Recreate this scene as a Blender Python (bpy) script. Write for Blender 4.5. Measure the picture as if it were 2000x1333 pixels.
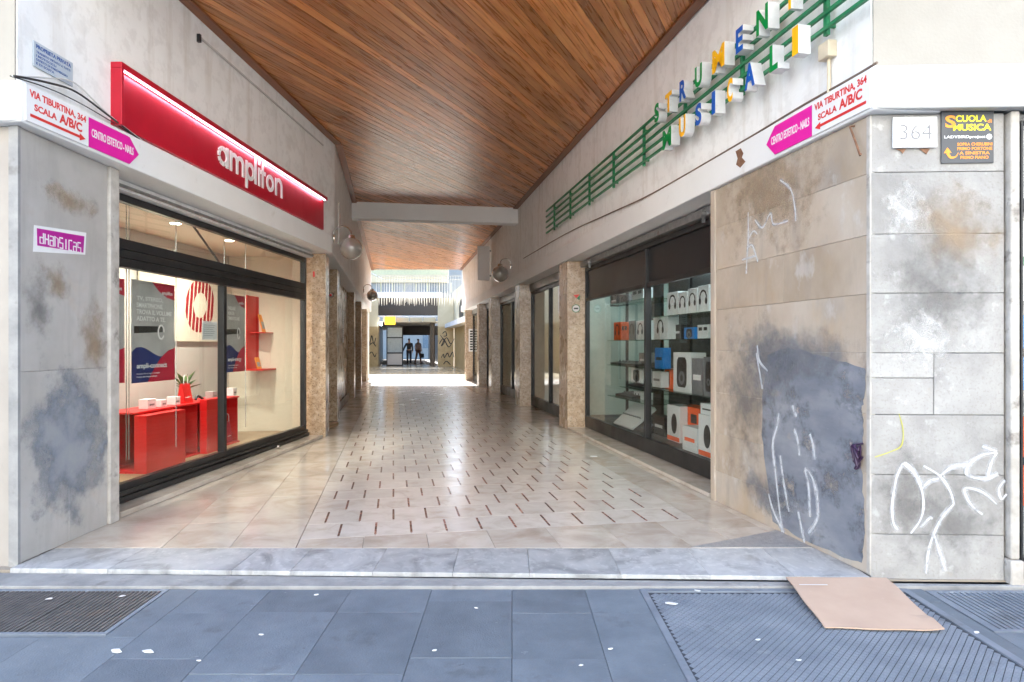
import bpy, math, random
from mathutils import Matrix, Vector
random.seed(7)
R = math.radians
for o in list(bpy.data.objects): bpy.data.objects.remove(o)
S = bpy.context.scene
COL = S.collection

# ------------------------------------------------------------------ camera, sky, sun, exposure
EYE, FPX, HX, HY = 1.30, 1280.0, 1000.0, 675.0      # eye height, focal length in photo pixels, horizon
cd = bpy.data.cameras.new('camera'); cam = bpy.data.objects.new('camera', cd); COL.objects.link(cam)
cam.location = (0, 0, EYE); cam.rotation_euler = (R(90), 0, 0)
cd.sensor_width = 36; cd.lens = 36*FPX/2000; cd.shift_y = (HY-666.5)/2000
cd.clip_start = .05; cd.clip_end = 3000
S.camera = cam
SUN_EL = 42
w = bpy.data.worlds.new('World'); S.world = w; w.use_nodes = True
nt = w.node_tree; nt.nodes.clear()
sky = nt.nodes.new('ShaderNodeTexSky'); sky.sky_type = 'NISHITA'; sky.sun_disc = False
sky.sun_elevation = R(SUN_EL); sky.sun_rotation = R(-12); sky.dust_density = 2.0
bg = nt.nodes.new('ShaderNodeBackground'); bg.inputs[1].default_value = .15
wo = nt.nodes.new('ShaderNodeOutputWorld')
nt.links.new(sky.outputs[0], bg.inputs[0]); nt.links.new(bg.outputs[0], wo.inputs[0])
sd = bpy.data.lights.new('sun', 'SUN'); sd.energy = 5.0; sd.angle = R(.5); sd.color = (1, .95, .87)
sun = bpy.data.objects.new('sun', sd); COL.objects.link(sun)
sun.rotation_euler = (R(-(90-SUN_EL)), 0, R(12)); sun.location = (0, 30, 40)
vs = S.view_settings; vs.view_transform = 'Standard'; vs.look = 'None'; vs.gamma = 1; vs.use_curve_mapping = False
vs.exposure = 2.45
vs.use_white_balance = True; vs.white_balance_temperature = 5700; vs.white_balance_tint = 8
S.render.engine = 'CYCLES'
S.cycles.max_bounces = 10; S.cycles.diffuse_bounces = 6; S.cycles.transparent_max_bounces = 12

# ------------------------------------------------------------------ mesh helpers
class MB:
    def __init__(s): s.v = []; s.f = []; s.m = []; s.smooth = False
    def add(s, vs, fs, mi=0):
        b = len(s.v); s.v += [tuple(v) for v in vs]
        for f in fs: s.f.append(tuple(i+b for i in f)); s.m.append(mi)
        return s
    def box(s, x0, x1, y0, y1, z0, z1, mi=0):
        if x0 > x1: x0, x1 = x1, x0
        if y0 > y1: y0, y1 = y1, y0
        if z0 > z1: z0, z1 = z1, z0
        return s.add([(x0,y0,z0),(x1,y0,z0),(x1,y1,z0),(x0,y1,z0),(x0,y0,z1),(x1,y0,z1),(x1,y1,z1),(x0,y1,z1)],
              [(3,2,1,0),(4,5,6,7),(0,1,5,4),(1,2,6,5),(2,3,7,6),(3,0,4,7)], mi)
    def prism(s, poly, z0, z1, mi=0, side=None):
        a = sum(poly[i][0]*poly[(i+1)%len(poly)][1]-poly[(i+1)%len(poly)][0]*poly[i][1] for i in range(len(poly)))
        if a < 0: poly = poly[::-1]
        n = len(poly); vs = [(p[0],p[1],z0) for p in poly]+[(p[0],p[1],z1) for p in poly]
        s.add(vs, [tuple(range(n,2*n)), tuple(range(n-1,-1,-1))], mi)
        b = len(s.v)-2*n
        for i in range(n):
            j = (i+1) % n; s.f.append((b+i,b+j,b+n+j,b+n+i)); s.m.append(mi if side is None else side)
        return s
    def tube(s, pts, r, n=8, mi=0):
        pts = [Vector(p) for p in pts]; rings = []
        for i, p in enumerate(pts):
            t = (pts[min(i+1,len(pts)-1)]-pts[max(i-1,0)]).normalized()
            a = t.cross(Vector((0,0,1)))
            if a.length < .05: a = t.cross(Vector((1,0,0)))
            a.normalize(); b = t.cross(a); rr = r[i] if isinstance(r, (list,tuple)) else r
            rings.append([p+(a*math.cos(k*2*math.pi/n)+b*math.sin(k*2*math.pi/n))*rr for k in range(n)])
        vs = [v for q in rings for v in q]; fs = []
        for i in range(len(pts)-1):
            for k in range(n): fs.append((i*n+k, i*n+(k+1)%n, (i+1)*n+(k+1)%n, (i+1)*n+k))
        fs.append(tuple(range(n-1,-1,-1))); fs.append(tuple((len(pts)-1)*n+k for k in range(n)))
        s.smooth = True
        return s.add(vs, fs, mi)
    def lathe(s, prof, c=(0,0,0), n=24, axis=2, mi=0):
        vs = []; fs = []
        for (r, h) in prof:
            for k in range(n):
                a = 2*math.pi*k/n; x, y = r*math.cos(a), r*math.sin(a)
                p = (x,y,h) if axis == 2 else ((x,h,y) if axis == 1 else (h,x,y))
                vs.append((p[0]+c[0],p[1]+c[1],p[2]+c[2]))
        for i in range(len(prof)-1):
            for k in range(n): fs.append((i*n+k, i*n+(k+1)%n, (i+1)*n+(k+1)%n, (i+1)*n+k))
        s.smooth = True
        return s.add(vs, fs, mi)
    def ribbon(s, pts, wd, z0, z1=None, mi=0):
        """flat painted stroke in the local xy plane, between z0 and z1"""
        z1 = z0+.0015 if z1 is None else z1
        P = [Vector(p).to_2d() for p in pts]; L = []; Q = []
        for i, p in enumerate(P):
            t = (P[min(i+1,len(P)-1)]-P[max(i-1,0)])
            t = t.normalized() if t.length > 1e-6 else Vector((1,0))
            h = (wd[i] if isinstance(wd, list) else wd)/2; nn = Vector((-t.y, t.x))*h
            L.append(p+nn); Q.append(p-nn)
        n = len(P); vs = [(a.x,a.y,z1) for a in L]+[(a.x,a.y,z1) for a in Q]+[(a.x,a.y,z0) for a in L]+[(a.x,a.y,z0) for a in Q]
        fs = []
        for i in range(n-1):
            fs += [(n+i,n+i+1,i+1,i), (i,i+1,2*n+i+1,2*n+i), (3*n+i,3*n+i+1,n+i+1,n+i)]
        fs += [(0,2*n,3*n,n), (n-1,2*n-1,4*n-1,3*n-1)]
        return s.add(vs, fs, mi)

def spline(pts, k=6):
    P = [Vector((*p, 0)) if len(p) == 2 else Vector(p) for p in pts]; out = []
    for i in range(len(P)-1):
        a, b, c, d = P[max(i-1,0)], P[i], P[i+1], P[min(i+2,len(P)-1)]
        for j in range(k):
            t = j/k
            out.append(.5*((2*b)+(c-a)*t+(2*a-5*b+4*c-d)*t*t+(3*b-a-3*c+d)*t**3))
    return out+[P[-1]]

def mesh(name, mb, mats):
    me = bpy.data.meshes.new(name); me.from_pydata(mb.v, [], mb.f)
    for m in (mats if isinstance(mats, (list,tuple)) else [mats]): me.materials.append(m)
    me.polygons.foreach_set('material_index', mb.m)
    if mb.smooth:
        me.polygons.foreach_set('use_smooth', [True]*len(mb.f))
        try: me.set_sharp_from_angle(angle=R(40))
        except Exception: pass
    me.update(); return me

class Frame:
    """vertical plane: u along xdir, v up (z), w out of the plane"""
    def __init__(s, p, q, z=0.0, toward=None):
        s.o = Vector((p[0],p[1],z)); d = Vector((q[0]-p[0], q[1]-p[1], 0)); s.len = d.length; s.x = d.normalized()
        s.n = s.x.cross(Vector((0,0,1)))
    def M(s, u=0, v=0, w=0):
        o = s.o+s.x*u+s.n*w; x, n = s.x, s.n
        return Matrix(((x.x,0,n.x,o.x),(x.y,0,n.y,o.y),(0,1,0,o.z+v),(0,0,0,1)))
    def ray(s, px, py, w=0):
        e = Vector((0,0,EYE)); d = Vector(((px-HX)/FPX, 1, -(py-HY)/FPX)); o = s.o+s.n*w
        t = (o-e).dot(s.n)/d.dot(s.n); p = e+d*t
        return (p-o).dot(s.x), p.z-s.o.z
    def pt(s, u, v, w=0): return s.o+s.x*u+s.n*w+Vector((0,0,v))

def setp(o, label=None, cat=None, group=None, kind=None):
    if label: o['label'] = label
    if cat: o['category'] = cat
    if group: o['group'] = group
    if kind: o['kind'] = kind
    return o
def thing(name, label, cat, M=None, group=None):
    o = bpy.data.objects.new(name, None); COL.objects.link(o); o.empty_display_size = .1
    if M is not None: o.matrix_world = M
    return setp(o, label, cat, group)
def part(name, mb, mats, parent=None, bevel=0, kind=None, label=None):
    me = mb if isinstance(mb, bpy.types.Mesh) else mesh(name, mb, mats)
    o = bpy.data.objects.new(name, me); COL.objects.link(o)
    if parent is not None: o.parent = parent
    if bevel:
        b = o.modifiers.new('bevel', 'BEVEL'); b.width = bevel; b.segments = 2; b.limit_method = 'ANGLE'; b.angle_limit = R(40)
    return setp(o, label, None, None, kind)
def solo(name, mb, mats, label, cat, M=None, group=None, bevel=0):
    o = part(name, mb, mats, None, bevel)
    if M is not None: o.matrix_world = M
    return setp(o, label, cat, group)
def T(x, y, z, rz=0): return Matrix.Translation((x,y,z)) @ Matrix.Rotation(rz, 4, 'Z')

def text(mb, s, x0, x1, y0, y1, w, depth=.002, bold=0.0, shear=0.0, mi=0, side=None):
    """lettering fitted to the box x0..x1, y0..y1, standing from w to w+depth"""
    cu = bpy.data.curves.new('t', 'FONT'); cu.body = s; cu.offset = bold; cu.extrude = .05; cu.shear = shear; cu.resolution_u = 4
    o = bpy.data.objects.new('t', cu); COL.objects.link(o)
    dg = bpy.context.evaluated_depsgraph_get(); me = bpy.data.meshes.new_from_object(o.evaluated_get(dg))
    bpy.data.objects.remove(o); bpy.data.curves.remove(cu)
    vs = [v.co.copy() for v in me.vertices]
    if not vs: return
    a0 = min(v.x for v in vs); a1 = max(v.x for v in vs); b0 = min(v.y for v in vs); b1 = max(v.y for v in vs)
    P = [(x0+(v.x-a0)/(a1-a0)*(x1-x0), y0+(v.y-b0)/(b1-b0)*(y1-y0), w+(v.z+.05)/.1*depth) for v in vs]
    b = len(mb.v); mb.v += P
    for p in me.polygons:
        mb.f.append(tuple(i+b for i in p.vertices))
        mb.m.append(mi if (side is None or p.normal.z > .9) else side)
    bpy.data.meshes.remove(me)

# ------------------------------------------------------------------ materials
def lin(h):
    h = h.lstrip('#'); c = [int(h[i:i+2],16)/255 for i in (0,2,4)]
    return tuple(x/12.92 if x <= .04045 else ((x+.055)/1.055)**2.4 for x in c)
MATS = {}
def nodes(name):
    m = bpy.data.materials.new(name); m.use_nodes = True; MATS[name] = m
    return m, m.node_tree.nodes, m.node_tree.links, m.node_tree.nodes['Principled BSDF']
def ramp(N, stops):
    r = N.new('ShaderNodeValToRGB'); e = r.color_ramp.elements
    while len(e) < len(stops): e.new(.5)
    for q, (p, c) in zip(e, stops): q.position = p; q.color = (*c, 1)
    return r
def surf(name, cols, scale=4, rough=.6, detail=6, stretch=(1,1,1), speck=None, speck_scale=60, speck_amt=.5, rand=0.0,
         bump=.0, bump_scale=None, metal=0, spec=.5, coat=0, rough_var=0.0, stains=None, distort=0.0, lo=.3, hi=.7, streak=None):
    """noise-driven colour between cols, optional specks / stains / per-object variation"""
    m, N, L, P = nodes(name)
    tc = N.new('ShaderNodeTexCoord'); mp = N.new('ShaderNodeMapping'); mp.inputs['Scale'].default_value = stretch
    oi = N.new('ShaderNodeObjectInfo'); ad = N.new('ShaderNodeVectorMath'); ad.operation = 'MULTIPLY_ADD'
    cb = N.new('ShaderNodeCombineXYZ'); mu = N.new('ShaderNodeMath'); mu.operation = 'MULTIPLY'; mu.inputs[1].default_value = 37 if rand else 0
    L.new(oi.outputs['Random'], mu.inputs[0])
    for k in range(3): L.new(mu.outputs[0], cb.inputs[k])
    ad.inputs[1].default_value = (1,1,1)
    L.new(tc.outputs['Object'], ad.inputs[0]); L.new(cb.outputs[0], ad.inputs[2]); L.new(ad.outputs[0], mp.inputs[0])
    nz = N.new('ShaderNodeTexNoise'); nz.inputs['Scale'].default_value = scale; nz.inputs['Detail'].default_value = detail
    nz.inputs['Roughness'].default_value = .6; nz.inputs['Distortion'].default_value = distort
    L.new(mp.outputs[0], nz.inputs['Vector'])
    n = len(cols); rp = ramp(N, [(lo+(hi-lo)*i/max(n-1,1), c) for i, c in enumerate(cols)])
    L.new(nz.outputs[0], rp.inputs[0]); out = rp.outputs[0]
    def mix(fac, a, bcol, blend='MIX'):
        x = N.new('ShaderNodeMix'); x.data_type = 'RGBA'; x.blend_type = blend
        L.new(fac, x.inputs[0]); L.new(a, x.inputs[6])
        if isinstance(bcol, tuple): x.inputs[7].default_value = (*bcol, 1)
        else: L.new(bcol, x.inputs[7])
        return x.outputs[2]
    def mask(sc, a, b, amt, det=4):
        q = N.new('ShaderNodeTexNoise'); q.inputs['Scale'].default_value = sc; q.inputs['Detail'].default_value = det; q.inputs['Roughness'].default_value = .65
        L.new(mp.outputs[0], q.inputs['Vector'])
        r = N.new('ShaderNodeMapRange'); r.inputs[1].default_value = a; r.inputs[2].default_value = b; r.inputs[4].default_value = amt
        L.new(q.outputs[0], r.inputs[0]); return r.outputs[0]
    if speck: out = mix(mask(speck_scale, .56, .64, speck_amt, 2), out, speck)
    for st in (stains or []):      # (colour, noise scale, from, to, amount)
        out = mix(mask(*st[1:]), out, st[0])
    if streak:                     # (colour, mapping scale, from, to, amount): runs of dirty water
        m2 = N.new('ShaderNodeMapping'); m2.inputs['Scale'].default_value = streak[1]; L.new(ad.outputs[0], m2.inputs[0])
        q2 = N.new('ShaderNodeTexNoise'); q2.inputs['Scale'].default_value = 1; q2.inputs['Detail'].default_value = 6; q2.inputs['Roughness'].default_value = .6; L.new(m2.outputs[0], q2.inputs['Vector'])
        r3 = N.new('ShaderNodeMapRange'); r3.inputs[1].default_value = streak[2]; r3.inputs[2].default_value = streak[3]; r3.inputs[4].default_value = streak[4]; L.new(q2.outputs[0], r3.inputs[0])
        out = mix(r3.outputs[0], out, streak[0])
    if rand:
        h = N.new('ShaderNodeHueSaturation'); r = N.new('ShaderNodeMapRange'); r.inputs[3].default_value = 1-rand; r.inputs[4].default_value = 1+rand
        L.new(oi.outputs['Random'], r.inputs[0]); L.new(r.outputs[0], h.inputs['Value']); L.new(out, h.inputs['Color']); out = h.outputs[0]
    L.new(out, P.inputs['Base Color'])
    P.inputs['Roughness'].default_value = rough; P.inputs['Metallic'].default_value = metal
    P.inputs['Specular IOR Level'].default_value = spec; P.inputs['Coat Weight'].default_value = coat; P.inputs['Coat Roughness'].default_value = .15
    if rough_var:
        r = N.new('ShaderNodeMapRange'); r.inputs[1].default_value = .3; r.inputs[2].default_value = .7
        r.inputs[3].default_value = max(.03, rough-rough_var); r.inputs[4].default_value = rough+rough_var
        q = N.new('ShaderNodeTexNoise'); q.inputs['Scale'].default_value = 3.1; q.inputs['Detail'].default_value = 5
        L.new(tc.outputs['Object'], q.inputs['Vector']); L.new(q.outputs[0], r.inputs[0]); L.new(r.outputs[0], P.inputs['Roughness'])
    if bump:
        b = N.new('ShaderNodeBump'); b.inputs['Strength'].default_value = bump; b.inputs['Distance'].default_value = .01
        q = N.new('ShaderNodeTexNoise'); q.inputs['Scale'].default_value = bump_scale or scale*6; q.inputs['Detail'].default_value = 5
        L.new(mp.outputs[0], q.inputs['Vector']); L.new(q.outputs[0], b.inputs['Height']); L.new(b.outputs[0], P.inputs['Normal'])
    return m
def plain(name, hexc, rough=.45, metal=0, spec=.5, var=.10, scale=9):
    c = lin(hexc) if isinstance(hexc, str) else hexc
    return surf(name, [tuple(x*(1-var) for x in c), tuple(min(1,x*(1+var)) for x in c)], scale=scale, rough=rough, metal=metal, spec=spec, rough_var=.05)
def emit(name, col, st):
    m, N, L, P = nodes(name); P.inputs['Base Color'].default_value = (*col, 1)
    P.inputs['Emission Color'].default_value = (*col, 1); P.inputs['Emission Strength'].default_value = st; return m
def glass(name, tint=(.93,.96,.95), ior=1.45, rough=0.0):
    m, N, L, P = nodes(name); N.remove(P)
    t = N.new('ShaderNodeBsdfTransparent'); t.inputs[0].default_value = (*tint, 1)
    g = N.new('ShaderNodeBsdfGlossy'); g.inputs['Roughness'].default_value = rough
    lw_ = N.new('ShaderNodeLayerWeight'); pw = N.new('ShaderNodeMath'); pw.operation = 'POWER'; pw.inputs[1].default_value = 4
    f = N.new('ShaderNodeMath'); f.operation = 'MULTIPLY_ADD'; f.inputs[1].default_value = .75; f.inputs[2].default_value = .035
    L.new(lw_.outputs['Facing'], pw.inputs[0]); L.new(pw.outputs[0], f.inputs[0])
    x = N.new('ShaderNodeMixShader'); L.new(f.outputs[0], x.inputs[0]); L.new(t.outputs[0], x.inputs[1]); L.new(g.outputs[0], x.inputs[2])
    L.new(x.outputs[0], N['Material Output'].inputs[0]); return m

M_plaster = surf('white_plaster', [(.80,.795,.775),(.87,.865,.85)], scale=1.3, rough=.85, bump=.2, bump_scale=25, stains=[((.58,.54,.48), 2.2, .58, .75, .45), ((.70,.69,.67), 7, .5, .6, .5)], streak=((.55,.50,.43), (5,5,.5), .54, .72, .5))
M_fascia = surf('white_fascia_paint', [(.72,.72,.71),(.80,.80,.79)], scale=1.1, rough=.7, bump=.06, bump_scale=30, stains=[((.50,.46,.40), 4.5, .64, .74, .4)])
M_fascia_st = surf('darkened_fascia_paint', [(.40,.40,.395),(.48,.48,.475)], scale=1.4, rough=.75, bump=.12, bump_scale=30, stains=[((.33,.31,.28), 3.5, .58, .72, .5)], streak=((.30,.28,.25), (7,7,.8), .56, .7, .45))  # same fascia paint darkened against the strong street light, plus stains and streaks
M_cream = surf('cream_facade_plaster', [(.35,.325,.28),(.40,.375,.33)], scale=1.7, rough=.85, bump=.15, bump_scale=60, stains=[((.45,.42,.37), 3, .6, .7, .3)])
M_base = surf('beige_facade_stone', [(.31,.28,.245),(.38,.35,.31)], scale=2.5, rough=.7, bump=.08, stains=[((.36,.33,.3), 2.1, .58, .7, .5)])
M_stone = surf('weathered_travertine', [(.25,.24,.23),(.33,.32,.305),(.40,.39,.375)], scale=2.6, rough=.75, detail=9, rand=.05, bump=.2, bump_scale=45,
               speck=(.25,.23,.21), speck_scale=70, speck_amt=.4, stains=[((.19,.185,.18), 1.9, .54, .74, .55), ((.36,.28,.19), 2.7, .62, .75, .4), ((.50,.49,.48), 11, .6, .68, .5)], streak=((.20,.19,.18), (9,1.1,3), .55, .7, .35))
M_panel_r = surf('stained_beige_stone', [(.36,.29,.21),(.46,.385,.30),(.53,.47,.39)], scale=1.7, rough=.6, detail=8, rand=.04, bump=.1, bump_scale=40, stretch=(1,.6,1),
               stains=[((.44,.30,.15), 1.9, .58, .74, .45), ((.30,.28,.26), 2.5, .54, .7, .5), ((.60,.57,.53), 5, .6, .7, .5)], streak=((.28,.25,.22), (7,.9,3), .54, .7, .45))
M_panel_l = surf('stained_grey_stone', [(.35,.33,.30),(.43,.41,.38),(.49,.475,.45)], scale=1.5, rough=.5, detail=8, bump=.05, bump_scale=40,
               stains=[((.42,.29,.17), 1.7, .58, .74, .4), ((.27,.26,.26), 2.3, .56, .75, .4)], streak=((.27,.25,.23), (6,.8,3), .54, .72, .4))
M_edge = surf('worn_stone_edge', [(.36,.33,.29),(.58,.55,.50)], scale=9, rough=.7, bump=.2, stains=[((.16,.14,.12), 7, .58, .68, .7)])
M_pillar = surf('brown_speckled_stone', [(.30,.20,.115),(.45,.33,.215),(.56,.45,.33)], scale=16, rough=.28, detail=9, rand=.06, speck=(.14,.085,.045), speck_scale=42, speck_amt=.7,
               stains=[((.58,.48,.37), 30, .58, .66, .55), ((.26,.15,.07), 2.2, .56, .7, .4)], rough_var=.1)
M_marble = surf('beige_marble_slab', [(.42,.36,.295),(.55,.49,.42),(.62,.57,.51)], scale=3.2, rough=.17, detail=9, rand=.06, distort=.6, rough_var=.07,
               stains=[((.36,.25,.17), 1.7, .58, .72, .45), ((.62,.58,.52), 9, .6, .7, .35)])
M_tile = surf('cream_marble_tile', [(.52,.465,.40),(.62,.575,.52),(.67,.63,.58)], scale=5, rough=.22, detail=8, rand=.07, distort=.8, rough_var=.07, stains=[((.44,.36,.27), 6, .6, .72, .4)])
M_carrara = surf('grey_veined_marble', [(.24,.245,.25),(.42,.425,.43),(.52,.52,.515)], scale=2.2, rough=.42, detail=11, rand=.14, distort=2.2, stretch=(1.5,1.1,1), bump=.1, speck=(.62,.62,.61), speck_scale=14, speck_amt=.4,
               stains=[((.25,.24,.22), 3, .6, .7, .6)], rough_var=.08)
M_granite = surf('grey_blue_granite', [(.25,.25,.26),(.40,.39,.385)], scale=22, rough=.3, speck=(.14,.14,.15), speck_scale=80, speck_amt=.6)
M_inlay = surf('red_marble_mosaic', [(.075,.03,.024),(.20,.075,.055),(.36,.22,.17)], scale=30, rough=.22, detail=2, rand=.35, lo=.38, hi=.62)
M_grout = plain('floor_grout', (.30,.26,.21), .8)
M_basalt = surf('basalt_paving_slab', [(.118,.142,.172),(.172,.202,.236)], scale=5, rough=.62, detail=9, rand=.10, bump=.25, bump_scale=120, speck=(.16,.165,.17), speck_scale=90, speck_amt=.4,
               stains=[((.085,.092,.108), 3.5, .6, .70, .55), ((.26,.27,.29), 17, .69, .72, .7), ((.07,.075,.085), 21, .70, .73, .7), ((.19,.20,.22), 2.1, .62, .72, .35)])
M_joint = plain('paving_joint_dirt', (.13,.14,.155), .95)
M_street = surf('street_asphalt', [(.05,.052,.056),(.08,.082,.086)], scale=20, rough=.9, bump=.3)
M_mortar = surf('grey_cement', [(.22,.22,.22),(.36,.355,.345)], scale=6, rough=.9, bump=.3, stains=[((.14,.13,.12), 4, .58, .68, .6)])
M_black = surf('black_metal_frame', [(.012,.012,.013),(.02,.02,.021)], scale=8, rough=.38, rough_var=.1)
M_blackpanel = surf('black_fascia_panel', [(.010,.010,.012),(.018,.018,.02)], scale=3, rough=.3, rough_var=.02)
M_steel = surf('galvanised_steel', [(.30,.30,.30),(.46,.46,.45)], scale=14, rough=.45, metal=.8, stains=[((.20,.13,.08), 9, .6, .7, .6)])
M_grate = surf('dark_cast_iron', [(.10,.095,.095),(.17,.16,.155)], scale=12, rough=.55, metal=.2, stains=[((.17,.12,.09), 6, .6, .7, .5)])
M_plate = surf('painted_steel_plate', [(.15,.175,.215),(.23,.26,.305)], scale=4, rough=.55, metal=.0, stains=[((.28,.30,.32), 5, .6, .7, .5), ((.07,.075,.08), 3, .58, .7, .5)])
M_card = surf('brown_cardboard', [(.47,.335,.245),(.54,.40,.30)], scale=3, rough=.85, stretch=(1,1,1), bump=.05, bump_scale=70, stains=[((.62,.50,.40), 5, .64, .7, .4)])
M_white = plain('white_paint', (.78,.78,.77), .4, var=.03)
M_paper = plain('white_paper', (.76,.76,.75), .7, var=.03)
M_graf = surf('white_spray_paint', [(.62,.63,.65),(.82,.83,.85)], scale=12, rough=.6)
M_grafb = plain('black_spray_paint', (.02,.018,.016), .5)
M_ygraf = plain('yellow_spray_paint', '#b9b552', .6)
M_bluepaint = surf('grey_blue_overpaint', [(.14,.155,.19),(.225,.24,.275),(.32,.33,.35)], scale=2.3, rough=.5, detail=8, stretch=(.8,1.8,1), bump=.05,
               stains=[((.40,.34,.27), 2.1, .62, .7, .6), ((.07,.075,.09), 3.1, .6, .7, .5), ((.5,.52,.55), 4, .63, .7, .5)])
M_cloud = surf('blue_grey_overpaint', [(.19,.215,.26),(.30,.32,.36),(.38,.385,.39)], scale=5, rough=.5, detail=8)
M_red = plain('glossy_red_panel', (.43,.004,.022), .33, var=.05)
M_redunit = plain('red_lacquer', (.60,.008,.008), .4, var=.05)
M_magenta = plain('magenta_vinyl', (.70,.010,.33), .5, var=.04)
M_magentad = plain('dark_magenta_vinyl', (.42,.012,.27), .5, var=.06)
M_redprint = plain('red_print', (.62,.03,.025), .5, var=.05)
M_green = surf('green_enamel', [(.012,.15,.055),(.03,.23,.09)], scale=10, rough=.45, stains=[((.06,.05,.04), 16, .6, .68, .7)])
M_lgreen = plain('green_letter_face', '#0f8a3f', .4); M_lblue = plain('blue_letter_face', '#1559b8', .4); M_lyel = plain('yellow_letter_face', '#f5b800', .4)
M_lside = surf('white_letter_side', [(.55,.55,.55),(.74,.74,.74)], scale=6, rough=.5, stains=[((.45,.42,.38), 9, .6, .7, .5)])
M_dark = plain('dark_plastic', (.02,.02,.022), .4)
M_grey = plain('grey_plastic', (.20,.20,.21), .5)
M_cable = plain('black_cable', (.03,.027,.025), .6); M_wcable = plain('white_cable', (.55,.54,.52), .6); M_bcable = plain('brown_cable', (.17,.12,.09), .7)
M_rust = surf('rusty_iron', [(.13,.06,.03),(.26,.14,.08)], scale=20, rough=.85, bump=.3)
M_beige = plain('beige_plastic', (.58,.50,.36), .5)
M_blue = plain('blue_print', '#2a4f96', .5); M_plaque = surf('pale_blue_enamel', [(.40,.46,.52),(.54,.58,.62)], scale=4, rough=.4, stains=[((.3,.3,.3), 6, .6, .7, .5)])
M_anth = plain('anthracite_sign', (.07,.073,.08), .5, var=.05); M_yel = plain('yellow_print', '#f2e41c', .5); M_or = plain('orange_print', '#f59a23', .5)
M_glass = glass('shop_glass', (.94,.96,.95)); M_shelf = glass('green_shelf_glass', (.62,.78,.70), 1.5)
M_globe = surf('smoked_globe_glass', [(.28,.27,.24),(.40,.38,.34)], scale=2, rough=.08, coat=.6, spec=.8)
M_globe.node_tree.nodes['Principled BSDF'].inputs['Transmission Weight'].default_value = .45
M_chrome = surf('dull_chrome', [(.45,.43,.40),(.6,.58,.55)], scale=10, rough=.25, metal=1)
M_shopwall = plain('cream_shop_wall', (.74,.68,.55), .7, var=.03, scale=1.5); M_shopgrey = plain('pale_grey_shop_panel', (.56,.53,.49), .6, var=.04, scale=1.5)
M_mint = plain('pale_mint_wall', (.60,.70,.62), .6, var=.04, scale=2); M_shopfloor = surf('wooden_shop_floor', [(.30,.20,.11),(.42,.30,.18)], scale=5, rough=.35, stretch=(1,8,1))
M_logo = plain('dark_red_vinyl', (.34,.008,.018), .5); M_orange = plain('orange_carton', '#f2611d', .5); M_carton = plain('white_carton', (.74,.75,.75), .5, var=.03)
M_bluebox = plain('blue_carton', '#2d86d9', .4); M_pgrey = plain('grey_print', (.42,.41,.40), .4, var=.25, scale=3); M_navy = plain('navy_print', '#23306e', .4); M_crim = plain('crimson_print', '#b5163a', .4)
M_leaf = surf('green_leaf', [(.05,.10,.02),(.12,.20,.05)], scale=8, rough=.5)
M_band = plain('pale_green_facade_band', (.58,.56,.36), .8); M_bandg = plain('grey_facade_glazing', (.20,.23,.25), .25); M_trav = surf('yellow_travertine', [(.40,.28,.12),(.54,.41,.21)], scale=3, rough=.4, detail=8, rand=.05, stains=[((.25,.16,.07), 2, .58, .7, .5)])
M_courtplaster = surf('yellowed_court_plaster', [(.60,.50,.31),(.70,.61,.41)], scale=1.5, rough=.85, stains=[((.42,.33,.2), 2, .6, .72, .4)])
M_darkwall = plain('dark_brown_cladding', (.045,.035,.028), .35); M_rod = plain('white_glass_rod', (.72,.70,.64), .25)
M_skin = plain('skin', (.45,.27,.19), .55, var=.05); M_hair = plain('dark_hair', (.03,.02,.015), .6); M_jacket = plain('dark_jacket', (.03,.032,.04), .8); M_trous = plain('dark_trousers', (.04,.04,.048), .8)
M_pinkshirt = plain('pale_pink_shirt', (.50,.36,.33), .8); M_bag = plain('black_bag', (.02,.02,.02), .5)
M_led = emit('led_light', (1,.78,.85), 3); M_lampglow = emit('downlight_glow', (1,.85,.6), 6); M_yglow = emit('lit_yellow_sign', (1,.45,.02), .5); M_tubeglow = emit('fluorescent_glow', (.85,.93,1), 5)

def worn(m, lo, hi, scale, radial=False, top=1.0, gain=2.0):
    """lets a paint film wear through by noise; radial: it thins out towards its rim"""
    N, L = m.node_tree.nodes, m.node_tree.links; P = N['Principled BSDF']; tc = N.new('ShaderNodeTexCoord')
    q = N.new('ShaderNodeTexNoise'); q.inputs['Scale'].default_value = scale; q.inputs['Detail'].default_value = 7; q.inputs['Roughness'].default_value = .65; L.new(tc.outputs['Object'], q.inputs['Vector'])
    v = q.outputs[0]
    if radial:
        sb = N.new('ShaderNodeVectorMath'); sb.operation = 'SUBTRACT'; sb.inputs[1].default_value = (.5,.5,.5); L.new(tc.outputs['Generated'], sb.inputs[0])
        fl2 = N.new('ShaderNodeVectorMath'); fl2.operation = 'MULTIPLY'; fl2.inputs[1].default_value = (1,1,0); L.new(sb.outputs[0], fl2.inputs[0])
        ln = N.new('ShaderNodeVectorMath'); ln.operation = 'LENGTH'; L.new(fl2.outputs[0], ln.inputs[0])
        mm = N.new('ShaderNodeMath'); mm.operation = 'MULTIPLY_ADD'; mm.inputs[1].default_value = -1.7; nn_ = N.new('ShaderNodeMath'); nn_.operation = 'MULTIPLY_ADD'; nn_.inputs[1].default_value = gain; nn_.inputs[2].default_value = .5-.5*gain; L.new(v, nn_.inputs[0]); L.new(ln.outputs['Value'], mm.inputs[0]); L.new(nn_.outputs[0], mm.inputs[2]); v = mm.outputs[0]
    r = N.new('ShaderNodeMapRange'); r.interpolation_type = 'SMOOTHSTEP'; r.inputs[1].default_value = lo; r.inputs[2].default_value = hi; r.inputs[4].default_value = top; L.new(v, r.inputs[0]); L.new(r.outputs[0], P.inputs['Alpha'])
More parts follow.
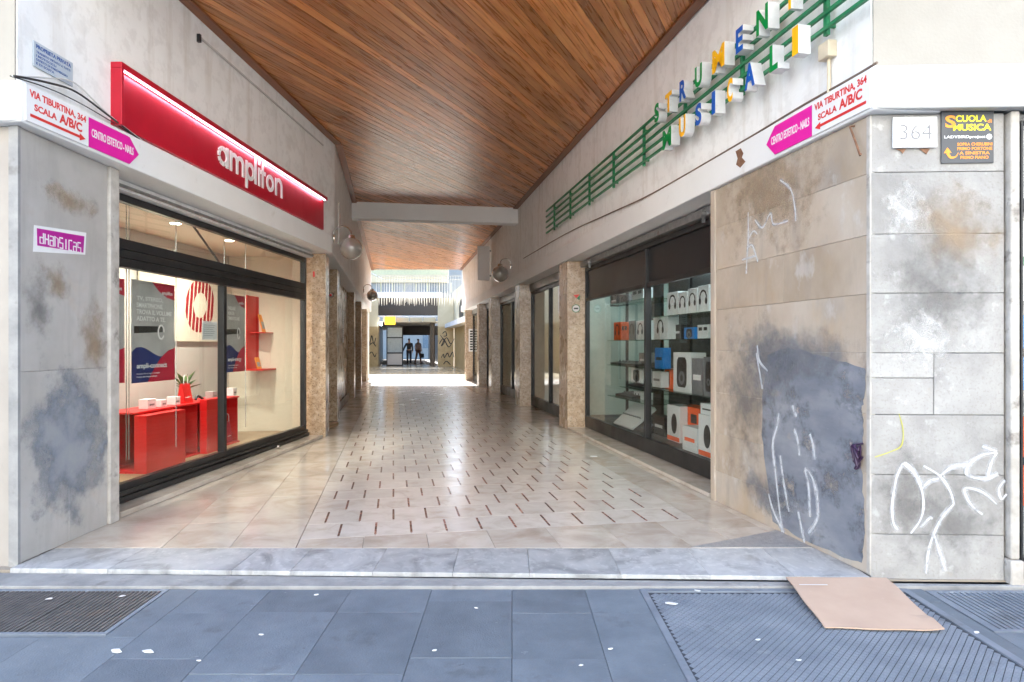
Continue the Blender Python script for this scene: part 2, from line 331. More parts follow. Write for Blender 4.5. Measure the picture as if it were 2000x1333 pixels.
worn(M_bluepaint, .30, .52, 3.2, top=.93); worn(M_graf, .15, .55, 22, top=.72)
M_halo = plain('white_overspray', (.7,.71,.73), .7); worn(M_halo, .3, .7, 9, top=.45); worn(M_cloud, -.35, .35, 4, True, .85, 1.7)
M_wash = surf('thin_grey_wash', [(.16,.17,.20),(.28,.29,.31)], scale=4, rough=.6); worn(M_wash, -.4, .8, 5, True, .55)
M_dirt = surf('sooty_smear', [(.15,.145,.14),(.25,.235,.22)], scale=6, rough=.8); worn(M_dirt, -.3, .9, 6, True, .42)
M_chalk = surf('pale_scuff', [(.62,.61,.59),(.72,.71,.69)], scale=6, rough=.8); worn(M_chalk, -.1, .7, 12, True, .6)
M_tan = surf('brown_smear', [(.33,.24,.15),(.42,.31,.2)], scale=6, rough=.8); worn(M_tan, -.3, .8, 6, True, .5)

# varnished ceiling boards: grain along local x, tone varies board by board
def wood(name, tones, rough):
    m, N, L, P = nodes(name)
    tc = N.new('ShaderNodeTexCoord'); oi = N.new('ShaderNodeObjectInfo'); mp = N.new('ShaderNodeMapping'); mp.inputs['Scale'].default_value = (.5, 9, 9)
    cb = N.new('ShaderNodeCombineXYZ'); mu = N.new('ShaderNodeMath'); mu.operation = 'MULTIPLY'; mu.inputs[1].default_value = 91
    L.new(oi.outputs['Random'], mu.inputs[0]); L.new(mu.outputs[0], cb.inputs[0]); L.new(mu.outputs[0], cb.inputs[1])
    L.new(cb.outputs[0], mp.inputs['Location']); L.new(tc.outputs['Object'], mp.inputs[0])
    nz = N.new('ShaderNodeTexNoise'); nz.inputs['Scale'].default_value = 3.2; nz.inputs['Detail'].default_value = 9; nz.inputs['Distortion'].default_value = .8
    L.new(mp.outputs[0], nz.inputs['Vector']); rp = ramp(N, [(.25, tones[0]), (.5, tones[1]), (.75, tones[2])]); L.new(nz.outputs[0], rp.inputs[0])
    h = N.new('ShaderNodeHueSaturation'); r = N.new('ShaderNodeMapRange'); r.inputs[3].default_value = .62; r.inputs[4].default_value = 1.3
    L.new(oi.outputs['Random'], r.inputs[0]); L.new(r.outputs[0], h.inputs['Value']); L.new(rp.outputs[0], h.inputs['Color'])
    n2 = N.new('ShaderNodeTexNoise'); n2.inputs['Scale'].default_value = .9; n2.inputs['Detail'].default_value = 5; L.new(tc.outputs['Object'], n2.inputs['Vector'])
    r2 = N.new('ShaderNodeMapRange'); r2.inputs[1].default_value = .52; r2.inputs[2].default_value = .72; r2.inputs[4].default_value = .45; L.new(n2.outputs[0], r2.inputs[0])
    x = N.new('ShaderNodeMix'); x.data_type = 'RGBA'; x.inputs[7].default_value = (.36,.14,.05,1); L.new(r2.outputs[0], x.inputs[0]); L.new(h.outputs[0], x.inputs[6])
    L.new(x.outputs[2], P.inputs['Base Color'])
    rr = N.new('ShaderNodeMapRange'); rr.inputs[3].default_value = rough-.08; rr.inputs[4].default_value = rough+.12; L.new(nz.outputs[0], rr.inputs[0]); L.new(rr.outputs[0], P.inputs['Roughness'])
    b = N.new('ShaderNodeBump'); b.inputs['Strength'].default_value = .12; b.inputs['Distance'].default_value = .004; L.new(nz.outputs[0], b.inputs['Height']); L.new(b.outputs[0], P.inputs['Normal'])
    return m
M_wood = wood('varnished_wood_board', [(.28,.09,.022),(.52,.205,.055),(.66,.33,.105)], .27)
M_trim = wood('wood_edge_trim', [(.13,.04,.016),(.22,.08,.03),(.28,.11,.045)], .4)

# ------------------------------------------------------------------ layout of the place (metres, from the floor lines seen in the photo)
SL = -.1813                                             # corridor axis: X changes by SL per metre of Y
Rx = lambda Y: 2.026+SL*(Y-3.70)                        # right wall line
Lx = lambda Y: -2.647+SL*(Y-9.31)                       # left pillar line
FY = lambda X: 3.70-.04*(X-2.026)                       # street facade line
F = Frame((2.026,3.70), (3.026,3.66))                   # street facade, u right of the right corner
RW = Frame((2.026,3.70), (2.026-SL,2.70))               # right arcade wall, u towards the street (inside: negative)
ru = lambda Y: -(Y-3.70)*math.hypot(1,SL)
LP = Frame((-2.935,3.897), (-2.935,5.897))              # left stone panel
LU = Frame((-2.944,3.897), (-2.600,9.60))               # left upper wall
LF = Frame((-2.864,3.817), (-2.53,9.19))                # left fascia face
LW = Frame((-3.16,5.27), (-2.90,9.12))                  # left shop window
LC = Frame((-2.647,9.31), (-2.647+SL,10.31))            # left corridor line
lu = lambda Y: (Y-9.31)*math.hypot(1,SL)
Ulx = lambda Y: -2.60+SL*(Y-9.60)                       # left upper wall in the corridor
CEIL, SOF, FTOP, PAV, YEND, YREAR = 4.27, 2.61, 2.85, -.04, 25.7, 40.0

# ------------------------------------------------------------------ ground
def quad(x0,x1,y0,y1,z): return MB().add([(x0,y0,z),(x1,y0,z),(x1,y1,z),(x0,y1,z)], [(0,1,2,3)])
setp(part('ground', quad(-900,900,-900,900,-.30), M_street), kind='structure')
pav = setp(part('pavement', MB().box(-14,14,-1.2,3.72,-.28,PAV-.012), M_joint), kind='structure')
PX0, PX1 = .745, 2.16                                   # steel plate zone; grate zones are left open too
holes = [(-3.6,-1.875,3.03,3.60), (.70,2.17,2.0,3.60), (2.25,4.2,3.06,3.58)]
def hit(a0,a1,b0,b1): return any(a1 > h[0]+.01 and a0 < h[1]-.01 and b1 > h[2]+.01 and b0 < h[3]-.01 for h in holes)
def cut(a0,a1,b0,b1):
    """rest of a slab once the holes are taken out (axis aligned)"""
    out = [(a0,a1,b0,b1)]
    for h in holes:
        nx = []
        for (x0,x1,y0,y1) in out:
            if x1 <= h[0] or x0 >= h[1] or y1 <= h[2] or y0 >= h[3]: nx.append((x0,x1,y0,y1)); continue
            if x0 < h[0]: nx.append((x0,h[0],y0,y1)); x0 = h[0]
            if x1 > h[1]: nx.append((h[1],x1,y0,y1)); x1 = h[1]
            if y0 < h[2]: nx.append((x0,x1,y0,h[2]))
            if y1 > h[3]: nx.append((x0,x1,h[3],y1))
        out = nx
    return out
rs = random.Random(3); x = -5.0
while x < 5.0:
    wd = rs.choice([.36,.40,.44]); y = .6+rs.random()*.5
    y0 = .2
    while y0 < 3.60:
        y1 = min(y0+rs.choice([.48,.62,.75]), 3.60)
        if 3.60-y1 < .15: y1 = 3.60
        for (a,b,c,d) in cut(x, x+wd, y0, y1):
            if b-a > .03 and d-c > .03:
                zz = PAV+rs.uniform(-.0015,.0015)
                part('slab', MB().box(a+.001,b-.001,c+.001,d-.001,PAV-.03,zz), M_basalt, pav, bevel=.0015)
        y0 = y1
    x += wd
part('kerb_strip', MB().prism([(-5,3.605),(5,3.605),(5,FY(5)-.02),(2.2,FY(2.2)-.035),(-2.9,FY(-2.9)-.085),(-5,FY(-5)-.02)], PAV-.03, PAV+.016), M_mortar, pav, bevel=.004)

# left grate and right grate: frames with many thin bars
def grate(label, x0,x1,y0,y1, pitch, mat, panels):
    t = thing('pavement_grate', label, 'grate', T(0,0,PAV))
    part('pit', MB().box(x0,x1,y0,y1,-.028,-.024), M_cable, t)
    fr = MB(); e = .022
    fr.box(x0,x1,y0,y0+e,-.02,.003).box(x0,x1,y1-e,y1,-.02,.003).box(x0,x0+e,y0+e,y1-e,-.02,.003).box(x1-e,x1,y0+e,y1-e,-.02,.003)
    part('frame', fr, M_plate, t)
    wd = (x1-x0-2*e)/panels
    for k in range(panels):
        a = x0+e+k*wd; b = MB(); n = int(wd/pitch)
        for i in range(n): b.box(a+.004+i*pitch, a+.004+i*pitch+pitch*.6, y0+e, y1-e, -.018, .001)
        for q in (.25,.5,.75): b.box(a+.003, a+wd-.003, y0+(y1-y0)*q-.004, y0+(y1-y0)*q+.004, -.02, -.004)
        part('bar_panel', b, mat, t, kind='stuff')
grate('dark iron bar grate in the pavement beside the left stone pier', -3.58,-1.88,3.035,3.595,.024,M_grate,4)
grate('blue-grey bar grate in the pavement right of the cardboard', 2.255,4.1,3.065,3.575,.03,M_plate,6)
t = thing('tread_plate', 'large grey steel tread plate with diamond pattern under the cardboard', 'plate', T(0,0,PAV))
part('sheet', MB().box(.70,2.17,2.0,3.60,-.02,-.004), plain('plate_groove_dirt', (.055,.062,.075), .9), t)
fr = MB().box(.70,.735,2.0,3.6,-.02,.004).box(2.13,2.17,2.0,3.6,-.02,.004).box(.735,2.13,3.56,3.6,-.02,.004)
part('frame', fr, M_plate, t)
b = MB(); p = .036
for i in range(40):
    for j in range(76):
        cx = .757+i*p+(p/2 if j % 2 else 0); cy = 2.02+j*p*.56
        if cx > 2.112 or cy > 3.543: continue
        h = p*.45; g = p*.50; b.add([(cx-h,cy,-.004),(cx,cy-g,-.004),(cx+h,cy,-.004),(cx,cy+g,-.004),(cx-h*.88,cy,-.001),(cx,cy-g*.88,-.001),(cx+h*.88,cy,-.001),(cx,cy+g*.88,-.001)],
              [(4,5,6,7),(0,1,5,4),(1,2,6,5),(2,3,7,6),(3,0,4,7)])
part('diamond_studs', b, M_plate, t, kind='stuff')

# ------------------------------------------------------------------ arcade floor
fl = setp(part('arcade_floor', MB().prism([(-9,FY(-9)+.1),(-2.95,FY(-2.95)-.065),(2.02,FY(2.02)-.02),(9,FY(9)+.1),(9,62),(-14,62)], -.28, -.014), M_grout), kind='structure')
def frame_at(X, Y): return Matrix(((.984,-.1784,0,X),(.1784,.984,0,Y),(0,0,1,0),(0,0,0,1)))   # local x across, y along the corridor
# threshold slabs of veined marble along the street
xs = [-2.93,-2.35,-1.62,-1.28,-.80,-.34,.10,.62,1.12,1.60,2.01]
for i in range(len(xs)-1):
    a, b_ = xs[i], xs[i+1]; d0 = .075-.011*(a+2.93); d1 = .075-.011*(b_+2.93)
    part('threshold_slab', MB().prism([(a+.0008,FY(a)-d0),(b_-.0008,FY(b_)-d1),(b_-.0008,4.205),(a+.0008,4.205)], -.036, random.uniform(-.0008,.0005)), M_carrara, fl, bevel=.002)
# the carpet of cream tiles, in its own axes: origin on the carpet's left front corner
CX, CY = -1.392, 4.235; TW, TL, NC = .2465, .372, 11
FM = frame_at(CX, CY)
def clip(poly, a, b, c):                                 # keep a*x+b*y<=c
    out = []
    for i in range(len(poly)):
        p, q = poly[i], poly[(i+1)%len(poly)]; dp = a*p[0]+b*p[1]-c; dq = a*q[0]+b*q[1]-c
        if dp <= 0: out.append(p)
        if (dp < 0 < dq) or (dq < 0 < dp):
            t_ = dp/(dp-dq); out.append((p[0]+(q[0]-p[0])*t_, p[1]+(q[1]-p[1])*t_))
    return out
tile_me = mesh('tile', MB().box(-TW/2+.0012,TW/2-.0012,.0012,TL-.0012,-.012,0), M_tile)
half_me = mesh('half_tile', MB().box(-TW/4+.0012,TW/4-.0012,.0012,TL-.0012,-.012,0), M_tile)
inl_me = mesh('inlay', MB().box(-.0075,.0075,.035,TL-.035,-.004,.0012), M_inlay)
WC = TW*(NC+.5); nt_ = ni_ = 0; far_t = MB(); far_i = MB(); ROWS = 54
for r in range(ROWS):
    off = 0 if r % 2 == 0 else TW/2; y = .155+r*TL
    cells = [(off+TW*(k+.5), tile_me) for k in range(NC)] + [((NC*TW+TW/4) if r % 2 == 0 else TW/4, half_me)]
    for (cx, me) in cells:
        if nt_ < 300:
            o = part('tile', me, None, fl); o.matrix_world = FM @ Matrix.Translation((cx, y, random.uniform(-.0005,.0003))) @ Matrix.Rotation(random.uniform(-.0012,.0012),4,'X') @ Matrix.Rotation(random.uniform(-.0012,.0012),4,'Y'); nt_ += 1
        else:
            h = TW/2 if me is tile_me else TW/4; far_t.box(cx-h+.0012,cx+h-.0012,y+.0012,y+TL-.0012,-.012,random.uniform(-.0006,0))
    for k in range(1, NC+1):
        jx = off+TW*k-(0 if r % 2 == 0 else TW/2)*0
        if r % 2: jx = TW*(k-.5)
        if ni_ < 300:
            o = part('inlay', inl_me, None, fl); o.matrix_world = FM @ Matrix.Translation((jx, y, 0)); ni_ += 1
        else: far_i.box(jx-.0075,jx+.0075,y+.035,y+TL-.035,-.004,.0012)
o = part('tile_field', far_t, M_tile, fl, kind='stuff'); o.matrix_world = FM
o = part('inlay_field', far_i, M_inlay, fl, kind='stuff'); o.matrix_world = FM
y_end = .155+ROWS*TL
# border slabs round the carpet (in the carpet's axes), clipped to the walls
def wloc(X, Y): q = FM.inverted() @ Vector((X, Y, 0)); return (q.x, q.y)
def border(poly, name='floor_slab', mat=M_marble):
    if len(poly) < 3: return
    a = abs(sum(poly[i][0]*poly[(i+1)%len(poly)][1]-poly[(i+1)%len(poly)][0]*poly[i][1] for i in range(len(poly))))/2
    if a < .004: return
    o = part(name, MB().prism(poly, -.012, random.uniform(-.0006,.0002)), mat, fl); o.matrix_world = FM
f0, f1 = wloc(-4, 4.209), wloc(4, 4.209); fa, fb = -(f1[1]-f0[1]), (f1[0]-f0[0]); fc = fa*f0[0]+fb*f0[1]
def front_clip(poly): return clip(poly, -fa, -fb, -fc)   # stay behind the threshold line
y = -.9
while y < y_end:
    for (a, b_) in ((-2.3,-1.55),(-1.55,-.85),(-.85,-.42),(-.42,-.002)):
        L_ = .80
        border(front_clip([(a+.0015,y+.0015),(b_-.0015,y+.0015),(b_-.0015,y+L_-.0015),(a+.0015,y+L_-.0015)]))
    for (a, b_) in ((WC+.002,WC+.36),(WC+.36,WC+.9)):
        border(front_clip([(a+.0015,y+.0015),(b_-.0015,y+.0015),(b_-.0015,y+.80-.0015),(a+.0015,y+.80-.0015)]))
    y += .80
xx = 0
while xx < WC:
    nx = min(xx+.42, WC); border(front_clip([(xx+.0015,-.9),(nx-.0015,-.9),(nx-.0015,.153),(xx+.0015,.153)])); xx = nx
o = part('granite_wedge', MB().prism([(1.15,4.212),(1.96,4.212),(1.86,4.60)], -.005, .0035), M_granite, fl)
# floor beyond the carpet: pale tiles of the open court
far = MB(); 
for i in range(14):
    for j in range(40):
        far.box(-2.2+i*.5+.002,-1.7+i*.5-.002,y_end+.01+j*.5,y_end+.51+j*.5-.004,-.012,random.uniform(-.0005,0))
o = part('court_tile_field', far, surf('yellow_cream_court_tile', [(.38,.30,.18),(.48,.39,.25)], scale=3, rough=.22, detail=7), fl, kind='stuff'); o.matrix_world = FM

# ------------------------------------------------------------------ arcade building
bld = thing('arcade_building', 'white plastered street building with a passage through its ground floor', 'building')
cor = lambda Y, off=0: (Rx(Y)+off, Y)
# upper walls: solid blocks over the shops
part('upper_wall', MB().prism([(-2.944,FY(-2.944)),(-2.60,9.60),(Ulx(YEND),YEND),(-9,YEND),(-9,FY(-9))], SOF+.02, CEIL+.03), M_plaster, bld)
part('upper_wall', MB().prism([(2.026,3.70),(Rx(YEND),YEND),(9,YEND),(9,FY(9))], SOF+.02, CEIL+.03), M_plaster, bld)
part('upper_storeys', MB().prism([(-9,FY(-9)),(9,FY(9)),(9,YEND),(-9,YEND)], CEIL+.032, 9.5), M_cream, bld)
# cream render over the street front, above the fascia
part('facade_render', MB().prism([(-9,FY(-9)),(-2.95,FY(-2.95)),(-2.95,FY(-2.95)-.012),(-9,FY(-9)-.012)], FTOP-.02, 9.4), M_cream, bld)
part('facade_render', MB().prism([(9,FY(9)),(2.034,FY(2.034)),(2.034,FY(2.034)-.012),(9,FY(9)-.012)], FTOP-.02, 9.4), M_cream, bld)
# closing walls round the shops
part('rear_wall', MB().box(-9,-5.6,YEND-.25,YEND,-.05,SOF+.018), M_plaster, bld)
part('rear_wall', MB().box(-1.2,9,YEND-.25,YEND,-.05,SOF+.018), M_plaster, bld)
part('side_wall', MB().box(-9.2,-9.002,4.2,YEND,-.05,6), M_cream, bld)
part('side_wall', MB().box(9.002,9.2,3.5,YEND,-.05,6), M_cream, bld)
# fascia bands (follow street corner, splayed wall, corridor)
fo = lambda X, d: FY(X)-d
L1, L2 = (-2.864,3.817), (-2.53,9.19); Lend = (-2.53+SL*(YEND-9.19), YEND)
part('fascia', MB().prism([L1,L2,Lend,(Lend[0]-.35,YEND),(-2.95,9.4),(-3.3,4.3),(-3.3,3.87)], SOF-.005, FTOP), M_fascia, bld, bevel=.01)
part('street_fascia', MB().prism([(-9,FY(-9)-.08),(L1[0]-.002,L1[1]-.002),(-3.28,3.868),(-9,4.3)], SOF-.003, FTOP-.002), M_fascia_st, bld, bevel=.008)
R1 = (2.004,3.622); Rend = (Rx(YEND)-.045,YEND)
part('fascia', MB().prism([R1,Rend,(Rend[0]+.4,YEND),(2.45,4.2),(2.4,3.66)], SOF-.005, FTOP), M_fascia, bld, bevel=.01)
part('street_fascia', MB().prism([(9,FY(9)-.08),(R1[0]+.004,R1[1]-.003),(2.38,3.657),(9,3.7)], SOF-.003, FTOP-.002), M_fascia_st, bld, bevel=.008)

# timber ceiling: boards cut to the passage, diagonal
bd = Vector((.4187,.908)); bn = Vector((.908,-.4187)); BWD = .098
def ceiling(poly):
    c = part('ceiling', MB().prism(poly, CEIL+.016, CEIL+.03), M_darkwall, bld)
    ts = [Vector(p).dot(bn) for p in poly]; k0 = math.floor(min(ts)/BWD); k1 = math.ceil(max(ts)/BWD)
    for k in range(k0, k1):
        s0, s1 = k*BWD+.0018, (k+1)*BWD-.0018
        base = bn*((s0+s1)/2)
        strip = [tuple(bd*a+bn*s) for a, s in ((-60,s0),(60,s0),(60,s1),(-60,s1))]
        n = len(poly); q = strip
        for i in range(n):
            p0, p1 = Vector(poly[i]), Vector(poly[(i+1)%n]); e = p1-p0; nn = Vector((e.y,-e.x)); q = clip(q, nn.x, nn.y, nn.dot(p0))
            if len(q) < 3: break
        if len(q) < 3: continue
        mid = sum((Vector(v) for v in q), Vector((0,0)))/len(q)
        loc = [((Vector(v)-mid).dot(bd), -(Vector(v)-mid).dot(bn)) for v in q]
        o = part('board', MB().prism(loc, -.0, .016), M_wood, c, bevel=.002)
        o.matrix_world = Matrix(((bd.x,-bn.x,0,mid.x),(bd.y,-bn.y,0,mid.y),(0,0,1,CEIL-random.uniform(0,.0025)),(0,0,0,1)))
BY = 14.15                                               # the beam
bl = lambda X, Y0=BY: Y0+.1813*(X-Rx(Y0))                # line square to the corridor
ceiling([(-3.05,3.75),(2.15,3.60),(Rx(BY)+.1,bl(Rx(BY)+.1)),(-3.60,bl(-3.60))])
ceiling([(-3.62,bl(-3.62)+.22),(Rx(BY)+.1,bl(Rx(BY)+.1)+.22),(Rx(YEND)+.1,YEND-.02),(-5.6,YEND-.02)])
def strip(name, p, q, wdt, z0, z1, mat, par, bev=.003):
    d = Vector((q[0]-p[0],q[1]-p[1])); n = Vector((-d.y,d.x)).normalized()*wdt; Lh = d.length
    o = part(name, MB().box(0,Lh,0,wdt,z0,z1), mat, par, bevel=bev)
    a = math.atan2(d.y,d.x); o.matrix_world = T(p[0],p[1],0,a); return o
strip('ceiling_trim', (2.0,3.75), (Rx(YEND)-.003,YEND), .10, CEIL-.03, CEIL-.004, M_trim, bld)
strip('ceiling_trim', (-2.60,9.60), (-2.943,3.9), .10, CEIL-.03, CEIL-.004, M_trim, bld) 
strip('ceiling_trim', (Ulx(YEND),YEND), (-2.597,9.62), .10, CEIL-.03, CEIL-.004, M_trim, bld)
o = part('beam', MB().prism([(-3.75,bl(-3.75)),(.25,bl(.25)),(.22,bl(.22)+.30),(-3.80,bl(-3.80)+.30)], CEIL-.34, CEIL+.01), M_fascia, bld, bevel=.008)

# stone pillars
def pillar(Y, side, wd=.31, dp=.5, face_w=None):
    if side > 0: poly = [(Rx(Y),Y),(Rx(Y)+wd,Y),(Rx(Y+dp)+wd,Y+dp),(Rx(Y+dp),Y+dp)]
    else: poly = [(Lx(Y)-wd,Y),(Lx(Y),Y),(Lx(Y+dp),Y+dp),(Lx(Y+dp)-wd,Y+dp)]
    c = Vector((sum(p[0] for p in poly)/4, sum(p[1] for p in poly)/4))
    o = part('pillar', MB().prism([(p[0]-c.x,p[1]-c.y) for p in poly], 0, SOF-.006), M_pillar, bld, bevel=.006)
    o.location = (c.x,c.y,0); return o
for Y in (10.15,13.98,17.99,20.6,24.2): pillar(Y, 1)
for Y in (9.31,11.24,16.1,19.6,23.6): pillar(Y, -1)
# left corridor: flat wall panel with the stair entrance, and dark shop fronts between the rest
strip('wall_panel', (Lx(12.3)-.16,12.3), (Lx(16.08)-.16,16.08), .1, 0, SOF-.006, M_pillar, bld)
strip('skirting', (Lx(16.05)-.142,16.05), (Lx(12.3)-.142,12.3), .03, 0, .14, M_edge, bld)

# street pier on the right: individual travertine blocks
WU = 1.01                                                # width of the pier face (to the drain strip)
pier = part('stone_pier', MB().box(.004,WU-.02,PAV,SOF-.008,-.30,-.032), M_mortar, bld); pier.matrix_world = F.M()
def fz(y): return F.ray(1830, y)[1]
Z = [fz(v) for v in (222,336,457,573,690,811,928,1045,1131)]; Z[0] = SOF-.008; Z[-1] = PAV+.003
WU = F.ray(1962, 700)[0]
for i in range(8):
    cols_ = [(0,WU)]
    rows_ = [(Z[i+1],Z[i])]
    if i == 4:
        um = F.ray(1824, 700)[0]; zm = fz(739)
        bl_ = [(0,um,zm,Z[4]),(0,um,Z[5],zm),(um,WU,Z[5],Z[4])]
    else: bl_ = [(0,WU,Z[i+1],Z[i])]
    for (a,b_,c,d) in bl_:
        o = part('stone_block', MB().box(-(b_-a)/2+.0015,(b_-a)/2-.0015,-(d-c)/2+.0015,(d-c)/2-.0015,-.03,random.uniform(-.002,.001)), M_stone, pier, bevel=.004)
        o.matrix_world = F.M((a+b_)/2, (c+d)/2, 0)
# drain-like stone strip and the frame of the neighbouring shop
u0, u1 = F.ray(1966, 600)[0], F.ray(1984, 600)[0]
o = part('edge_strip', MB().box(u0,u1,PAV+.15,SOF-.008,-.12,.035), M_edge, bld, bevel=.01); o.matrix_world = F.M()
o = part('strip_foot', MB().box(u0-.01,u1+.012,PAV,PAV+.148,-.12,.05), M_edge, bld, bevel=.008); o.matrix_world = F.M()
# right arcade wall: stone slabs over the block between street corner and shop window
uA = RW.ray(1390, 975)[0]
back = part('stone_wall', MB().box(uA,-.034,0,SOF-.008,-.42,-.026), M_mortar, bld); back.matrix_world = RW.M()
zs = [0.0, Z[7]+.02, Z[6], Z[5], Z[4], Z[3], Z[2], Z[1], SOF-.008]
for i in range(8):
    spl = [uA+.075, uA*(.45 if i % 2 else .62), -.034] if i % 3 else [uA+.075, -.034]
    for a, b_ in zip(spl[:-1], spl[1:]):
        o = part('stone_slab', MB().box(-(b_-a)/2+.0008,(b_-a)/2-.0008,-(zs[i+1]-zs[i])/2+.0008,(zs[i+1]-zs[i])/2-.0008,-.025,random.uniform(-.0015,.0005)), M_panel_r, back, bevel=.002)
        o.matrix_world = RW.M((a+b_)/2, (zs[i]+zs[i+1])/2, 0)
o = part('edge_strip', MB().box(uA,uA+.073,0,SOF-.008,-.025,.012), M_panel_r, bld, bevel=.006); o.matrix_world = RW.M()
o = part('corner_strip', MB().box(-.033,-.001,0,SOF-.008,-.03,.004), M_edge, bld, bevel=.005); o.matrix_world = RW.M()
def pxs(fr, pts, w=0): return [fr.ray(*p, w) for p in pts]
poly = pxs(RW, [(1500,692),(1540,678),(1600,695),(1690,718),(1689,770),(1684,800),(1687,850),(1680,880),(1686,960),(1690,1040),(1684,1098),(1640,1086),(1560,1050),(1510,1018),(1500,950),(1488,850),(1490,760)])
rj = random.Random(4); poly = [(p.x+rj.uniform(-.008,.008), p.y+rj.uniform(-.008,.008)) for p in [Vector(poly[i]).lerp(Vector(poly[(i+1)%len(poly)]), k/5) for i in range(len(poly)) for k in range(5)]]
o = part('overpaint_patch', MB().prism(poly, .0008, .0018), M_bluepaint, bld); o.matrix_world = RW.M()

# left stone pier and panel
o = part('facade_pier', MB().prism([(-9,FY(-9)-.002),(-2.955,FY(-2.955)-.002),(-2.955,4.1),(-9,4.3)], PAV-.01, SOF-.008), M_base, bld, bevel=.006)
lp = part('stone_wall', MB().box(.01,.86,0,SOF-.008,-.42,-.024), M_mortar, bld); lp.matrix_world = LP.M()
zj = LP.ray(130, 722)[1]; uj = LP.ray(135, 900)[0]
for (a,b_,c,d) in ((.012,.855,zj,SOF-.008),(.012,uj,0,zj),(uj,.855,0,zj)):
    o = part('stone_slab', MB().box(-(b_-a)/2+.001,(b_-a)/2-.001,-(d-c)/2+.001,(d-c)/2-.001,-.023,0), M_panel_l, lp, bevel=.003); o.matrix_world = LP.M((a+b_)/2,(c+d)/2,0)
o = part('edge_strip', MB().box(.858,.97,0,SOF-.008,-.42,.022), M_edge, bld, bevel=.008); o.matrix_world = LP.M()
o = part('corner_strip', MB().box(-.012,.009,PAV,SOF-.008,-.05,.006), M_mortar, bld); o.matrix_world = LP.M()
def smear(fr, a, b, mat, w=.0015):
    (u0_, z1_), (u1_, z0_) = fr.ray(*a, w), fr.ray(*b, w)
    o = part('paint_smear', MB().box(-abs(u1_-u0_)/2,abs(u1_-u0_)/2,-abs(z1_-z0_)/2,abs(z1_-z0_)/2,0,.0006), mat, bld); o.matrix_world = fr.M((u0_+u1_)/2,(z0_+z1_)/2,w)
smear(LP, (36,690), (216,1010), M_cloud); smear(LP, (60,330), (200,440), M_tan, .0016); smear(LP, (40,480), (110,700), M_dirt, .0012); smear(LP, (150,560), (217,760), M_tan, .0014)
smear(RW, (1400,300), (1640,480), M_tan, .0012); smear(RW, (1395,600), (1520,980), M_dirt, .0022); smear(RW, (1440,610), (1560,830), M_wash, .0024); smear(RW, (1470,640), (1700,760), M_wash, .0026); smear(RW, (1440,900), (1560,1040), M_wash, .0027)
smear(F, (1760,330), (1966,560), M_tan, .0022); smear(F, (1702,430), (1966,700), M_dirt, .0024); smear(F, (1702,560), (1900,760), M_chalk, .0026); smear(F, (1740,880), (1966,1131), M_dirt, .0024); smear(F, (1702,300), (1840,520), M_chalk, .0028); smear(F, (1702,820), (1830,1131), M_dirt, .0021)
smear(LP, (82,495), (142,600), M_tan, .0017)

# ------------------------------------------------------------------ shop windows (frames, panes)
def shopfront(fr, u0, u1, z0, z1, bars_v, bars_h, kick, w=0, parent=bld, name='shop_window', panel=None, fw=.06):
    e = thing(name, None, None, fr.M(0,0,w)); e.parent = parent
    f_ = MB(); f_.box(u0,u0+fw,z0,z1,-.04,.03).box(u1-fw,u1,z0,z1,-.04,.03)
    f_.box(u0+fw,u1-fw,z1-fw,z1,-.04,.028).box(u0+fw,u1-fw,z0,z0+kick,-.04,.028)
    part('frame', f_, M_black, e, bevel=.004)
    for b_ in bars_v: part('mullion', MB().box(b_-.028,b_+.028,z0+kick,z1-fw,-.035,.036), M_black, e, bevel=.004)
    xs_ = [u0+fw]+sorted(bars_v)+[u1-fw]
    for (h0,h1) in bars_h:
        part('transom', MB().box(u0+fw,u1-fw,h0,h1,-.033,.024), M_black, e, bevel=.004)
    lv = [z0+kick]+[q for h in bars_h for q in h]+[z1-fw]
    for i in range(0, len(lv), 2):
        for a, b_ in zip(xs_[:-1], xs_[1:]):
            part('pane', MB().box(a+.001,b_-.001,lv[i]+.001,lv[i+1]-.001,-.008,-.002), panel if (panel and i == 2) else M_glass, e)
    return e
# left: u along LW
LWL = LW.len
wl = shopfront(LW, -.30, LWL+.03, .045, 2.52, [], [], .14)
ulm = LW.ray(434,700)[0]; part('mullion', MB().box(ulm-.03,ulm+.03,.186,1.928,-.036,.036), M_black, wl, bevel=.004)
for q, (a, b_) in enumerate([(1.93,2.0),(2.003,2.07),(2.073,2.16)]):
    part('transom_rail', MB().box(-.23,LWL-.03,a,b_,-.03,.05-.006*q), M_black, wl, bevel=.006)
for q, (a, b_) in enumerate([(.047,.09),(.095,.13)]): part('sill_rail', MB().box(-.3,LWL+.03,a,b_,.031,.075-.02*q), M_black, wl, bevel=.005)
part('shutter_box', MB().box(-.3,LWL+.06,2.525,2.60,-.2,.10), M_plaster, wl)
part('shutter_rail', MB().tube([(-.3,2.55,.12),(LWL+.03,2.55,.12)], .014), M_steel, wl)
part('window_ledge', MB().box(-.32,LWL+.10,.001,.043,-.05,.24), M_marble, wl, bevel=.006)
